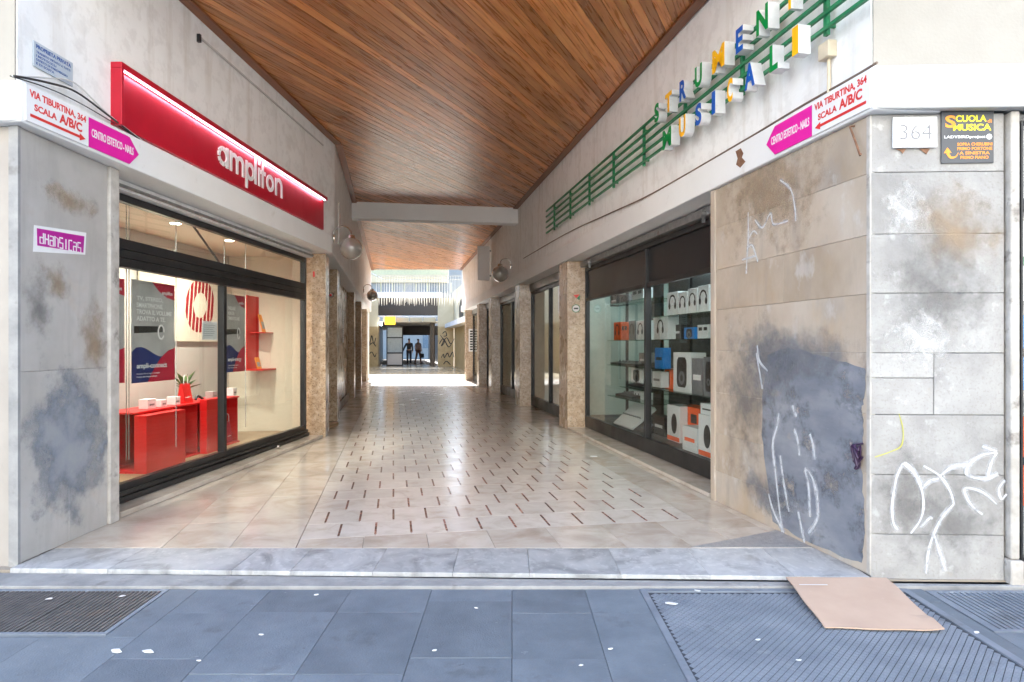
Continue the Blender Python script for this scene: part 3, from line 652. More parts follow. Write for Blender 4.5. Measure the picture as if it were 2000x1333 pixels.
# right main window
ua, ub = ru(10.14)+.01, ru(5.62)+.02; um = RW.ray(1265, 700, -.3)[0]
wr = shopfront(RW, ua, ub, .04, 2.50, [um], [(1.985,2.035)], .17, w=-.30, panel=M_blackpanel)
part('shutter_rail', MB().box(ua,ub,2.505,2.585,-.06,.10), M_steel, wr, bevel=.006)
for q in (.12,.9):
    uu = ua+(ub-ua)*q; part('shutter_lock', MB().tube([(uu,2.52,.10),(uu,2.52,.15)], .03, 10).box(uu-.012,uu+.012,2.44,2.50,.105,.13), M_steel, wr)
part('window_ledge', MB().box(ua-.02,ub,.001,.036,-.05,.30), M_marble, wr, bevel=.006)
for (Y0,Y1) in ((10.68,13.95),(14.5,17.96),(18.5,20.57),(21.12,24.17)):
    e = shopfront(RW, ru(Y1), ru(Y0), .02, 2.44, [ru((Y0+Y1)/2)], [], .2, w=-.27)
    part('shutter_rail', MB().box(ru(Y1),ru(Y0),2.445,2.6,-.06,.06), M_steel, e)
    part('shop_back', MB().box(ru(Y1),ru(Y0),0,2.6,-1.2,-1.15), M_mint, e); part('shop_side', MB().box(ru(Y1)-.02,ru(Y1)+.02,0,2.6,-1.14,-.06), M_shopwall, e)
for (Y0,Y1) in ((9.84,11.2),(16.63,19.57),(20.13,23.57)):
    e = shopfront(LC, lu(Y0), lu(Y1), .02, 2.58, [lu((Y0+Y1)/2)], [], .2, w=-.27)
    part('shop_back', MB().box(lu(Y0),lu(Y1),0,2.6,-1.0,-.95), M_shopgrey, e)
# neighbouring shop at the right edge of the picture
un = F.ray(1987, 600)[0]
wn = shopfront(F, un, un+1.6, .0, 2.55, [], [(2.05,2.12)], .12, w=.0, fw=.012)
part('shop_back', MB().box(un-.1,un+1.7,0,2.6,-.9,-.85), M_mint, wn)

# ------------------------------------------------------------------ unseen house added across the street, behind the camera, to bounce sunlight inside
oh = thing('unseen_bounce_house', 'unseen cream house added across the street to bounce sunlight into the passage', 'building', T(0,-11,0))
part('wall', MB().box(-26,26,-8,0,-.2,15), surf('pale_house_plaster', [(.66,.60,.50),(.76,.70,.60)], scale=.6, rough=.9), oh)
part('cornice', MB().box(-26.3,26.3,-8.3,.5,15.001,15.5), M_fascia, oh)
for fl_ in range(4):
    for k in range(16):
        x_ = -24+k*3.2; part('window', MB().box(x_-.55,x_+.55,-.02,.04,1.0+fl_*3.5,2.7+fl_*3.5), M_bandg, oh); part('sill', MB().box(x_-.65,x_+.65,.0,.14,.90+fl_*3.5,.995+fl_*3.5), M_fascia, oh)

# ------------------------------------------------------------------ rear court and far passage
rb = thing('rear_building', 'pale banded building closing the court behind the passage', 'building', T(0,YREAR,0))
X0, X1 = -(HX-718)/FPX*YREAR, -(HX-886)/FPX*YREAR; P0, P1 = -(HX-738)/FPX*YREAR, -(HX-855)/FPX*YREAR
part('wall', MB().box(X0-3,P0,2.72,3.9,0,.5), M_courtplaster, rb); part('wall', MB().box(P1,X1,0,.5,2.45,4.25), M_courtplaster, rb)
for o in list(rb.children): bpy.data.objects.remove(o)
part('wall', MB().box(X0-3,P0,0,.5,2.45,4.2), M_courtplaster, rb); part('wall', MB().box(P1,X1,0,.5,2.45,4.2), M_courtplaster, rb)
for (a,b_) in ((X0-1.5,X0-.75),(X0-.75,X0),(X0,P0),(P1,(P1+X1)/2),((P1+X1)/2,X1)):
    part('stone_panel', MB().box(a+.004,b_-.004,-.03,.5,0,2.447), M_trav, rb)
part('lintel', MB().box(P0-.2,P1+.2,-.1,.4,4.2,4.55), M_fascia, rb)
part('header', MB().box(P0,P1,.15,.5,3.05,4.198), M_darkwall, rb)
for k in range(4): a = P0+.3+k*.82; part('header_panel', MB().box(a,a+.76,.05,.14,2.75,3.0), M_courtplaster, rb)
part('header_rail', MB().box(P0,P1,.03,.10,3.06,3.12), M_fascia, rb)
for k, (z0, z1, dy, m) in enumerate([(4.552,5.15,.35,M_bandg),(5.15,5.62,.1,M_courtplaster),(5.62,6.2,.3,M_band),(6.2,6.7,.1,M_band),(6.7,7.6,.35,M_bandg),(7.6,8.2,.1,M_courtplaster),(8.2,9.6,.3,M_band),(9.6,10.2,.35,M_bandg)]):
    part('facade_band', MB().box(X0-2,-3.95+.02*k,dy,.6+.001*k,z0+.001,z1-.001), m, rb)
for k in range(9): part('facade_post', MB().box(X0+k*.72,X0+k*.72+.05,.27,.345,4.553,5.149), M_band, rb)
# court side walls
sw = thing('court_wall', 'low cream wall with canopy and dark windows along the right of the court', 'wall')
def rseg(Y0, Y1, z0, z1, w0, w1, mat, name):
    o = part(name, MB().box(ru(Y1),ru(Y0),z0,z1,w0,w1), mat, sw); o.matrix_world = RW.M(); return o
rseg(25.72,YREAR-.05,2.4,4.6,-1.5,-1.0,M_courtplaster,'wall'); rseg(25.72,YREAR-.05,0,2.398,-1.5,-1.03,M_trav,'stone_panel'); rseg(28,YREAR-.1,2.35,2.6,-.998,-.45,M_fascia,'canopy')
rseg(30.5,32.2,2.9,3.7,-.998,-.97,M_black,'window'); rseg(34.5,36.5,2.85,3.8,-.998,-.97,M_black,'window')
lw = thing('court_wall', 'plain cream wall along the left of the court', 'wall')
o = part('wall', MB().box(lu(25.75),lu(YREAR-.05),2.4,4.4,-1.3,-.75), M_courtplaster, lw); o.matrix_world = LC.M()
o = part('stone_panel', MB().box(lu(25.75),lu(YREAR-.05),0,2.398,-1.3,-.78), M_trav, lw); o.matrix_world = LC.M()
# far passage behind the rear portal
fp = thing('far_passage', 'dark passage with bright exit beyond the rear portal', 'passage')
fx = lambda Y: SL*(Y-YREAR)
for (nm, a, b_, z0, z1, m) in (('side_wall', P0-.4, P0-.02, 0, 3.3, M_darkwall),('ceiling', P0, P1, 2.73, 2.8, M_plaster)):
    part(nm, MB().prism([(a,YREAR+.52),(b_,YREAR+.52),(b_+fx(62),62),(a+fx(62),62)], z0, z1), m, fp)
part('side_wall', MB().prism([(P1+.6,YREAR+.52),(P1+.9,YREAR+.52),(P1+.9+fx(62),62),(P1+.6+fx(62),62)], 0, 3.3), M_darkwall, fp)
part('inner_lintel', MB().prism([(P0,48),(P1+.6,48),(P1+.6,48.3),(P0,48.3)], 2.05, 2.72), M_darkwall, fp)
for k in range(5):
    Y = YREAR+1.2+k*1.9; c = P1-.42+fx(Y)+.12*k; part('column', MB().box(c,c+.28,Y,Y+.4,0,2.72), M_darkwall, fp, bevel=.01)
fh = thing('exit_dimming_house', 'pale house added beyond the far exit to tone down its brightness', 'building', T(-9,72,0))  # added house: its shaded front and cast shadow dim the overbright exit
part('wall', MB().box(-14,14,0,6,-.2,11), M_cream, fh)
for k in range(7): part('window', MB().box(-11+k*3.4,-9.8+k*3.4,-.05,-.001,1.0,2.6), M_bandg, fh)
# glazed kiosk at the left of the far passage
ks = thing('glazed_kiosk', 'grey framed glazed door panel left of the people', 'kiosk', T(P0+.28,YREAR+1.3,0))
part('frame', MB().box(0,.06,-.03,.03,0,2.5).box(.98,1.04,-.03,.03,0,2.5).box(.06,.98,-.03,.03,2.42,2.5).box(.06,.98,-.03,.03,1.75,1.82).box(.06,.98,-.03,.03,.78,.86).box(.06,.98,-.03,.03,0,.08), M_black, ks)
part('lower_panel', MB().box(.062,.978,-.012,.012,.082,.778), M_shopgrey, ks); part('pane', MB().box(.062,.978,-.01,.0,.862,1.748), plain('frosted_pane', (.45,.5,.5), .3), ks); part('pane', MB().box(.062,.978,-.01,.0,1.822,2.418), plain('frosted_pane_top', (.5,.56,.58), .3), ks)
ys = thing('lit_sign', 'glowing yellow lightbox sign hanging inside the rear portal', 'sign', T(P0+.50,YREAR-.35,2.55))
part('box', MB().box(0,.62,-.07,.07,0,.48), M_yglow, ys, bevel=.01); part('hanger', MB().box(.05,.07,-.01,.01,.481,.62).box(.55,.57,-.01,.01,.481,.62), M_dark, ys)
tl = thing('tube_lamp', 'lit white tube lamp beside the yellow sign', 'lamp', T(P0+.22,YREAR-.1,2.5))
part('tube', MB().tube([(0,0,0),(0,0,.22)], .06, 12), M_tubeglow, tl); part('bracket', MB().box(-.03,.03,.06,.16,.08,.14), M_grey, tl)

# ------------------------------------------------------------------ hanging glass rods over the court
hr = thing('hanging_rod_canopy', 'rows of thin white rods hung on wires over the court', 'canopy', T(-4.0,28.5,0))
part('rail', MB().box(-1.95,2.2,-.03,.03,4.30,4.33).box(-1.95,2.2,1.47,1.53,4.30,4.33), M_steel, hr)
part('rail', MB().box(-1.95,-1.92,-2.8,1.5,4.331,4.36).box(2.17,2.2,-2.8,1.5,4.331,4.36), M_steel, hr)
for row, yy in enumerate((0,1.5)):
    for k in range(36):
        xx = -1.9+k*.115+row*.05; zb = 3.02+.22*random.random()+row*.05
        part('rod', MB().tube([(xx,yy,4.30),(xx,yy,zb+.5),(xx,yy,zb+.3),(xx,yy,zb)], [.006,.007,.022,.006], 6), M_rod, hr)

# ------------------------------------------------------------------ globe wall lamps
def globe(fr, u, z, r, label, out=.25):
    t = thing('wall_lamp', label, 'lamp', fr.M(u, z, 0), 'globe lamps along the passage')
    part('globe', MB().lathe([(max(r*math.sin(math.pi*i/16),.001), -r*math.cos(math.pi*i/16)) for i in range(17)], (0,0,out), 28, axis=1), M_globe, t)
    part('bulb', MB().lathe([(max(.04*math.sin(math.pi*i/8),.001), -.04*math.cos(math.pi*i/8)) for i in range(9)], (0,0,out), 12, axis=1), M_rod, t)
    part('cap', MB().lathe([(.001,r+.03),(.05,r+.03),(.062,r-.012),(.001,r-.012)], (0,0,out), 16, axis=1), M_chrome, t)
    arc = [(0,r-.06,.0)]+[(0, r+.04+.12*math.sin(a), out/2-math.cos(a)*out/2) for a in [math.pi*k/10 for k in range(11)]]
    part('arm', MB().tube(arc, .011, 8), M_chrome, t)
    part('wall_plate', MB().lathe([(.001,.022),(.055,.02),(.06,0)], (0,r-.02,0), 16, axis=2), M_chrome, t)
UL = Frame((-2.60,9.60), (-2.60+SL,10.60))
for (px, py, r, lab) in ((686,486,.16,'grey glass globe lamp at the end of the red shop sign'),(727,578,.16,'grey glass globe lamp deeper along the left wall')):
    u, z = UL.ray(px, py, .25); globe(UL, u, z, r, lab)
u, z = RW.ray(977, 535, .25); globe(RW, u, z, .19, 'grey glass globe lamp on the right wall by the white lightbox')
# white vertical lightbox on the right wall
u, z0 = RW.ray(958, 548, .02); z1 = RW.ray(958, 482, .02)[1]
t = thing('vertical_lightbox', 'unlit white vertical lightbox high on the right wall', 'sign', RW.M(u, z0, 0))
part('box', MB().box(-.06,.06,0,z1-z0,.05,.38), M_white, t, bevel=.008); part('bracket', MB().box(-.02,.02,.1,.14,0,.05).box(-.02,.02,z1-z0-.14,z1-z0-.1,0,.05), M_grey, t)

# ------------------------------------------------------------------ red shop sign with lettering
u0, zb = LU.ray(234, 229, .07); u1, zt = LU.ray(637, 381, .07); zb, zt = 2.895, 3.345
sg = thing('shop_sign', 'long red shop sign with white lettering and lit top edge', 'sign', LU.M(u0, zb, 0)); Ls = u1-u0; Hs = zt-zb
part('panel', MB().box(.03,1.02,0,Hs-.05,0,.035), M_red, sg)
part('panel', MB().box(1.023,Ls-.75,0,Hs-.05,0,.035), M_red, sg); part('panel', MB().box(Ls-.747,Ls,0,Hs-.05,0,.035), M_red, sg)
part('hood', MB().box(0,Ls+.02,Hs-.045,Hs,0,.085), M_red, sg, bevel=.003); part('side_cap', MB().box(0,.028,-.004,Hs-.046,0,.085), M_red, sg, bevel=.003)
part('led_strip', MB().box(.06,Ls-.02,Hs-.0495,Hs-.0455,.055,.067), M_led, sg)
ld = bpy.data.lights.new('sign_led', 'AREA'); ld.shape = 'RECTANGLE'; ld.size = Ls-.1; ld.size_y = .02; ld.energy = .9; ld.color = (1,.75,.85)
lo = bpy.data.objects.new('sign_led', ld); COL.objects.link(lo); lo.parent = sg; lo.location = (Ls/2, Hs-.053, .062); lo.rotation_euler = (R(90), 0, 0)
a0 = LU.ray(425, 300, .04)[0]-u0; a1 = LU.ray(556, 350, .04)[0]-u0; base = .115; xh = .195
SC = (a1-a0)/7.62
def arc(cx, cy, r, d0, d1, n=14): return [(cx+r*math.cos(R(d0+(d1-d0)*k/n)), cy+r*math.sin(R(d0+(d1-d0)*k/n))) for k in range(n+1)]
SW = .205
def letter(strokes, x, k):
    mb = MB()
    for i, st in enumerate(strokes):
        wd = SW if len(st) != 2 or not isinstance(st[0][0], tuple) else SW
        mb.ribbon([(a0+(x+p[0])*SC, base+p[1]*xh) for p in st], SW*(SC+xh)/2, .0353, .044+.0006*i)
    part('letter', mb, M_white, sg)
rg = lambda cx: arc(cx,.5,.375,0,360,24)
stem = lambda x, y0=0, y1=1: [(x,y0),(x,y1)]
def logo_a():
    out = []
    for k in range(7): out.append(arc(.5,.5,.375,60+k*34,60+k*34+26,5))
    return out+[arc(.5,.5,.375,-60,60,8), stem(.88)]
letter(logo_a(), 0, 0)
letter([stem(.12), arc(.43,.57,.31,180,0)+[(.74,0)], arc(1.05,.57,.31,180,0)+[(1.36,0)]], 1.15, 1)
letter([stem(.12,-.45,1), rg(.5)], 2.78, 2); letter([stem(.12,0,1.42)], 3.78, 3); letter([stem(.12,0,1), stem(.12,1.16,1.42)], 4.20, 4)
letter([[(.2,0),(.2,1.12)]+arc(.48,1.16,.28,176,62,8), [(-.04,.84),(.52,.84)]], 4.55, 5); letter([rg(.5)], 5.17, 6); letter([stem(.12), arc(.5,.6,.38,180,0)+[(.88,0)]], 6.32, 7)

# ------------------------------------------------------------------ direction signs on the fascia
def dirsign(fr, wl, xr, flip, label_w, label_p, w=.004):
    (ua, za), (ub, zb_) = fr.ray(*wl[0], w), fr.ray(*wl[1], w)
    W_ = abs(ub-ua); H_ = .215; u_ = min(ua,ub); z_ = SOF+.012
    t = thing('direction_sign', label_w, 'sign', fr.M(u_, z_, 0)); part('board', MB().box(0,W_,0,H_,.002,.012), M_white, t, bevel=.002)
    mb = MB(); text(mb, 'VIA TIBURTINA, 364', .05*W_, .95*W_, .66*H_, .90*H_, .0125, .001, .03)
    text(mb, 'SCALA', .12*W_, .46*W_, .36*H_, .55*H_, .0125, .001, .03); text(mb, 'A/B/C', .50*W_, .88*W_, .34*H_, .62*H_, .0125, .001, .035)
    part('lettering', mb, M_redprint, t)
    a = [(.06,.15),(.84,.15),(.84,.08),(.94,.19),(.84,.30),(.84,.23),(.06,.23)]
    if flip: a = [(1-x,y) for x, y in a]
    part('arrow', MB().prism([(x*W_,y*H_) for x, y in a], .0125, .0135), M_redprint, t)
    (ua, za), (ub, zb_) = fr.ray(*xr[0], w), fr.ray(*xr[1], w); W_ = abs(ub-ua); u_ = min(ua,ub)
    t = thing('arrow_sign', label_p, 'sign', fr.M(u_, z_+.005, 0)); a = [(0,0),(.80,0),(1,.5),(.80,1),(0,1)]
    if flip: a = [(1-x,y) for x, y in a]
    part('board', MB().prism([(x*W_,y*(H_-.02)) for x, y in a], .002, .009), M_magenta, t)
    mb = MB(); f = .05 if not flip else .12; text(mb, 'CENTRO ESTETICO - NAILS', f*W_, (f+.83)*W_, .34*H_, .60*H_, .0095, .001, .018); part('lettering', mb, M_white, t)
dirsign(LF, [(48,200),(171,260)], [(172,260),(270,300)], False, 'white board with red arrow on the left fascia corner', 'magenta arrow board on the left fascia')
RFF = Frame((R1[0],R1[1]), (R1[0]-SL*1.0*((R1[0]-Rend[0])/((YEND-R1[1])*-SL)), R1[1]-1))
dirsign(RFF, [(1588,220),(1702,170)], [(1498,270),(1587,225)], True, 'white board with red arrow on the right fascia corner', 'magenta arrow board on the right fascia')
# private property plaque
(ua, zt_), (ub, zb_) = LU.ray(65,72,.01), LU.ray(142,170,.01)
t = thing('enamel_plaque', 'faded pale blue notice plaque above the left fascia corner', 'sign', LU.M(ua, zb_, 0)); W_ = ub-ua; H_ = zt_-zb_-.02
part('plate', MB().box(0,W_,0,H_,.004,.012), M_plaque, t, bevel=.002); mb = MB()
text(mb, 'PROPRIETA PRIVATA', .06*W_, .94*W_, .74*H_, .90*H_, .0125, .001, .02)
for k, (s_, e_) in enumerate((('TRANSITO VIETATO A TUTTI',.92),('I MOTOCICLI',.55),('DIVIETO DI PARCHEGGIO',.85),('E DI SOSTA',.5))): text(mb, s_, .06*W_, e_*W_, (.56-.15*k)*H_, (.65-.15*k)*H_, .0125, .001, .01)
part('lettering', mb, M_blue, t)

# ------------------------------------------------------------------ music shop sign: staff rails and box letters
ms = thing('staff_sign', 'green stave of rails with coloured box letters on the right wall', 'sign', RW.M())
uL = RW.ray(1067, 430, .08)[0]; uR = RW.ray(1690, 10, .08)[0]+.15
zt_, zb_ = RW.ray(1254, 250, .08)[1], RW.ray(1254, 319, .08)[1]
for k in range(5): z = zb_+(zt_-zb_)*k/4; part('rail', MB().box(uL,uR,z-.011,z+.011,.07,.092), M_green, ms)
for px in (1080,1111,1148,1195,1254,1334,1445,1608):
    u = RW.ray(px, 300, .08)[0]; part('post', MB().box(u-.016,u+.016,zb_-.03,zt_+.03,.045,.069), M_green, ms); part('wall_fixing', MB().box(u-.008,u+.008,zb_+.02,zb_+.04,0,.044).box(u-.008,u+.008,zt_-.04,zt_-.02,0,.044), M_green, ms)
G, B_, Y_ = M_lgreen, M_lblue, M_lyel; WF = .18
r2 = [('M',1294,1311,252,288,G),('U',1326,1339,216,263,Y_),('S',1358,1370,195,241,B_),('I',1390,1397,170,219,B_),('C',1420,1431,146,196,Y_),('A',1454,1474,114,170,B_),('L',1503,1519,82,132,G),('I',1547,1559,42,102,Y_)]
r1 = [('S',1278,1287,195,231,G),('T',1299,1312,168,215,Y_),('R',1327,1340,146,190,B_),('U',1357,1371,113,162,G),('M',1391,1415,77,137,Y_),('E',1437,1451,40,91,B_),('N',1477,1500,8,57,G),('T',1533,1552,-45,10,Y_),('I',1592,1601,-85,-28,B_)]
for rw in (r1, r2):
    q = [(RW.ray(c[1],c[3],WF), RW.ray(c[2],c[4],WF)) for c in rw]
    zt2 = sum(max(a[1],b_[1]) for a, b_ in q)/len(q); 
    hs = sorted(b_[1] for a, b_ in q); zbm = hs[len(hs)//2]; ht = .178
    for c, (a, b_) in zip(rw, q):
        zc = zbm; mb = MB(); text(mb, c[0], a[0], b_[0], zc, zc+ht, .095, WF-.095, .04, mi=0, side=1)
        part('letter', mb, [c[5], M_lside], ms)

# ------------------------------------------------------------------ number plaque and school sign on the pier
def onF(p, q): (a, zt_), (b_, zb_) = F.ray(*p, .01), F.ray(*q, .01); return a, b_, zb_, zt_
a, b_, c, d = onF((1743,230),(1829,289)); t = thing('number_plaque', 'white marble plaque with house number 364', 'sign', F.M(a, c, .002)); W_, H_ = b_-a, d-c
part('slab', MB().box(0,W_,0,H_,0,.018), M_white, t, bevel=.004); part('border', MB().box(.016,W_-.016,.016,.019,.0182,.019).box(.016,W_-.016,H_-.019,H_-.016,.0182,.019).box(.016,.019,.019,H_-.019,.0182,.019).box(W_-.019,W_-.016,.019,H_-.019,.0182,.019), M_grey, t)
mb = MB(); text(mb, '364', .15*W_, .87*W_, .26*H_, .74*H_, .0183, .001, -.012); part('lettering', mb, M_grey, t)
part('rust_run', MB().prism([(.02,-.002),(.08,-.002),(.06,-.03),(.045,-.012)], .0, .002), M_rust, t); part('rust_run', MB().prism([(.15,-.002),(.21,-.002),(.19,-.035),(.17,-.018)], .0, .002), M_rust, t)
a, b_, c, d = onF((1839,218),(1941,318)); t = thing('school_sign', 'anthracite music school sign with yellow and orange print', 'sign', F.M(a, c, .002)); W_, H_ = b_-a, d-c
part('plate', MB().box(0,W_,0,H_,0,.008), M_anth, t, bevel=.001); mb = MB()
text(mb, 'CUOLA', .27*W_, .86*W_, .79*H_, .92*H_, .0083, .001, .03); text(mb, 'MUSICA', .22*W_, .95*W_, .62*H_, .75*H_, .0083, .001, .03); part('lettering', mb, M_yel, t); mb = MB()
text(mb, 'S', .07*W_, .27*W_, .68*H_, .92*H_, .0083, .001, .03); part('lettering', mb, M_or, t); mb = MB(); text(mb, 'di', .88*W_, .96*W_, .77*H_, .84*H_, .0083, .001)
part('lettering', mb, M_or, t); mb = MB()
for k, s_ in enumerate(('SOPRA CHERUBINI','PRIMO PORTONE','A SINISTRA','PRIMO PIANO')): text(mb, s_, (.30+.04*(k>1)*k*.5)*W_, (.97-.04*(k>1)*k*.6)*W_, (.33-.085*k)*H_, (.39-.085*k)*H_, .0083, .001, .02)
part('lettering', mb, M_or, t); mb = MB(); mb.ribbon([(p.x*W_,p.y*H_) for p in spline([(.32,.20),(.27,.12),(.17,.11),(.11,.20)])], [.002+.0009*k for k in range(19)], .0083, .0093); part('arrow_tail', mb, M_or, t); mb = MB(); mb.prism([(.04*W_,.19*H_),(.11*W_,.30*H_),(.19*W_,.20*H_)], .0083, .0097); part('arrow_head', mb, M_or, t)
mb = MB(); text(mb, 'LADYBIRDproject', .05*W_, .84*W_, .46*H_, .53*H_, .0083, .001, .02); part('lettering', mb, M_white, t); part('emblem', MB().lathe([(.001,.0093),(.016,.0093)], (.91*W_,.5*H_,0), 12), M_white, t)

# ------------------------------------------------------------------ graffiti, stickers, ribbon, hook, cables
def strokes(name, fr, lines, wd, mat, label, w=.0028):
    mb = MB()
    for i, l in enumerate(lines): q_ = spline(pxs(fr, l)); rg_ = random.Random(i); ph = rg_.uniform(0,6); mb.ribbon(q_, [wd*(.55+.45*math.sin(math.pi*(k+1.5)/(len(q_)+2))+.15*math.sin(k*.7+ph)) for k in range(len(q_))], w, w+.0008+.0002*(i % 5))
    t = thing(name, label, 'graffiti', fr.M()); part('stroke_paint', mb, mat, t)
    if mat is M_graf:
        hb = MB()
        for i, l in enumerate(lines): hb.ribbon(spline(pxs(fr, l)), wd*2.6, w-.0009, w-.0006+.00003*i)
        part('overspray', hb, M_halo, t)
    return t
strokes('graffiti', F, [[(1762,905),(1750,935),(1742,985),(1744,1020),(1753,1035)],[(1762,905),(1785,925),(1798,952),(1803,985),(1797,1015),(1778,1042)],[(1765,903),(1780,915),(1799,948)],
   [(1803,910),(1835,930),(1855,960),(1862,985)],[(1862,985),(1840,1010),(1822,1045),(1812,1080),(1808,1120)],[(1800,955),(1815,940),(1833,935)],[(1835,930),(1860,912),(1892,908)],
   [(1918,872),(1946,882)],[(1946,884),(1935,905),(1930,930),(1948,925)],[(1946,884),(1915,890),(1892,908),(1888,928),(1925,936),(1948,925)],[(1946,985),(1915,960),(1883,955),(1895,985),(1918,1005)],
   [(1797,1030),(1815,1012),(1820,1014)],[(1822,1040),(1835,1080),(1846,1115)],[(1962,938),(1950,955),(1955,975),(1965,965)]], .013, M_graf, 'white looping spray graffiti low on the right pier', .0035)
strokes('graffiti', F, [[(1755,808),(1763,840),(1760,870),(1740,882),(1708,893)]], .007, M_ygraf, 'thin yellow curved spray line on the right pier', .0035)
strokes('graffiti', RW, [[(1524,352),(1545,370),(1553,405),(1555,432)],[(1462,415),(1462,460),(1458,535)],[(1450,508),(1478,500)],[(1462,468),(1472,452),(1480,458)],[(1460,485),(1470,480),(1481,512)],[(1475,430),(1490,445),(1505,418),(1512,438),(1540,432)]], .012, M_graf, 'old pale scratched lettering high on the beige stone wall', .003)
strokes('graffiti', RW, [[(1522,808),(1518,835),(1510,870),(1516,930),(1528,1040)],[(1549,792),(1552,805),(1557,813)],[(1552,838),(1559,862),(1562,890)],[(1583,848),(1589,870),(1592,898)],[(1573,915),(1588,935),(1597,975),(1598,1010),(1590,1030),(1580,1042)],[(1525,890),(1531,940),(1542,1000)],[(1502,965),(1512,1000),(1532,1042)],[(1573,918),(1580,950),(1583,1010)],[(1560,1000),(1566,1030),(1572,1060)],[(1480,675),(1484,705),(1500,725)],[(1478,690),(1490,760)]], .018, M_graf, 'white spray drips over the blue-grey patch', .0032)
t = solo('sticker', MB().prism(pxs(LP,[(66,440),(168,455),(166,498),(64,492)]), .001, .002), M_paper, 'white worn patch behind the magenta label', 'sticker', LP.M())
pz = pxs(LP, [(71,446),(164,462),(162,494),(72,480)]); t = thing('sticker', 'magenta label with white block scrawl on the left stone panel', 'sticker', LP.M())
part('backing', MB().prism(pz, .0022, .0032), M_magentad, t); mb = MB()
glyph = {'d':[[(1,1),(1,0),(0,0),(0,.55),(1,.55)]],'H':[[(0,1),(0,0)],[(1,1),(1,0)],[(0,.5),(1,.5)]],'a':[[(0,.9),(1,.9),(1,0),(0,0),(0,.5),(1,.5)]],'n':[[(0,0),(0,1),(1,.8),(1,0)]],'s':[[(1,1),(0,1),(0,.5),(1,.5),(1,0),(0,0)]],'i':[[(.5,1),(.5,0)]],'c':[[(1,1),(0,1),(0,0),(1,0)]]}
(ua,va),(ub,vb) = pz[0], pz[2]; 
for k, g in enumerate('dHansicas'):
    for i, l in enumerate(glyph[g]):
        mb.ribbon([(ua+(ub-ua)*(.06+k*.101+p[0]*.068), pz[3][1]+(pz[0][1]-pz[3][1])*(.18+.62*p[1])+(ua+0)*0-(k*.0009)) for p in l], .010, .0034, .0040+.0001*i)
part('lettering', mb, M_white, t)
# stickers on right pillar
PF = Frame((Rx(10.15),10.15), (Rx(10.15)+1,10.15))
(u,z) = PF.ray(1126,583); t = thing('sticker', 'small red and green triangular sticker on the speckled pillar', 'sticker', PF.M(u,z,.001)); part('red_half', MB().prism([(-.05,.05),(.05,.06),(0,0)], 0, .002), M_redprint, t); part('green_half', MB().prism([(.002,-.002),(.055,.055),(.05,-.03)], .0, .0015), M_green, t)
(u,z) = PF.ray(1125,603); t = thing('sticker', 'round green and white no smoking sticker on the speckled pillar', 'sticker', PF.M(u,z,.001)); part('disc', MB().lathe([(.001,.002),(.052,.002),(.052,0)], (0,0,0), 24), M_paper, t); part('ring', MB().lathe([(.053,.0005),(.053,.003),(.064,.003),(.064,.0005)], (0,0,0), 24), M_green, t); part('bar', MB().box(-.035,.035,-.012,.012,.0022,.003), M_dark, t)
P1F = Frame((Lx(9.31)-.31,9.31), (Lx(9.31),9.31)); mb = MB(); (u,z) = P1F.ray(613,536); text(mb, '1', u-.012, u+.012, z-.04, z+.04, .001, .0012, .01); solo('painted_number', mb, M_redprint, 'small red numeral on the left front pillar', 'graffiti', P1F.M())
# letter A sign, paper list and doorbell on the left wall panel
PFr = Frame((Lx(12.3)-.16,12.3), (Lx(16.08)-.16,16.08)); u, z = PFr.ray(675, 580, .01)
t = thing('letter_sign', 'white square sign with red letter A', 'sign', PFr.M(u, z, .003)); part('plate', MB().box(-.17,.17,-.10,.10,0,.008), M_white, t); mb = MB(); text(mb, 'A', -.09, .09, -.07, .07, .0085, .001, .03); part('lettering', mb, M_redprint, t)
u, z = PFr.ray(671, 640, .01); t = thing('paper_notice', 'tall white paper list under the letter A sign', 'notice', PFr.M(u, z, .003)); part('sheet', MB().box(-.2,.2,-.34,.36,0,.004), M_paper, t); mb = MB()
for k in range(12): mb.box(-.15,.12-.05*(k%3),.27-k*.05,.285-k*.05,.0042,.005)
part('printed_lines', mb, M_grey, t, kind='stuff')
P5 = Frame((Rx(24.2),24.2), (Rx(24.2)+1,24.2)); u, z = P5.ray(920, 665); t = thing('paper_notice', 'white vertical notice on the farthest right pillar', 'notice', P5.M(u,z,.003)); part('sheet', MB().box(-.09,.11,-.42,.42,0,.004), M_paper, t); mb = MB()
for k in range(8): mb.box(-.04,.06,.30-k*.095,.355-k*.095,.0042,.005)
part('printed_lines', mb, M_dark, t, kind='stuff')
P2F = Frame((Lx(11.24)-.31,11.24), (Lx(11.24),11.24)); u, z = P2F.ray(647, 577); t = thing('door_bell', 'small round red bell on the second left pillar', 'bell', P2F.M(u,z,0)); part('body', MB().lathe([(.001,.05),(.04,.045),(.05,.0)], (0,0,0), 16), M_chrome, t); part('cap', MB().lathe([(.001,.06),(.02,.058),(.025,.046)], (0,0,0), 12), M_redprint, t)
# graffiti on the rear portal walls
RBF = Frame((-6,YREAR-.03), (0,YREAR-.03))
strokes('graffiti', RBF, [[(860,655),(868,668),(862,676),(872,660),(880,672),(887,662)],[(858,672),(866,662),(876,678),(884,668)],[(864,652),(870,648),(872,656),(866,657)],[(862,699),(866,692),(868,699),(874,690),(878,698),(884,688),(886,698)],[(866,712),(872,706),(880,713)]], .06, M_grafb, 'dense black tags on the right portal wall', .002)
strokes('graffiti', RBF, [[(720,660),(722,672),(726,656),(730,672),(734,660)],[(720,676),(728,670),(734,677)],[(720,694),(726,688),(732,697),(735,690)]], .06, M_grafb, 'black tags on the left portal wall', .002)
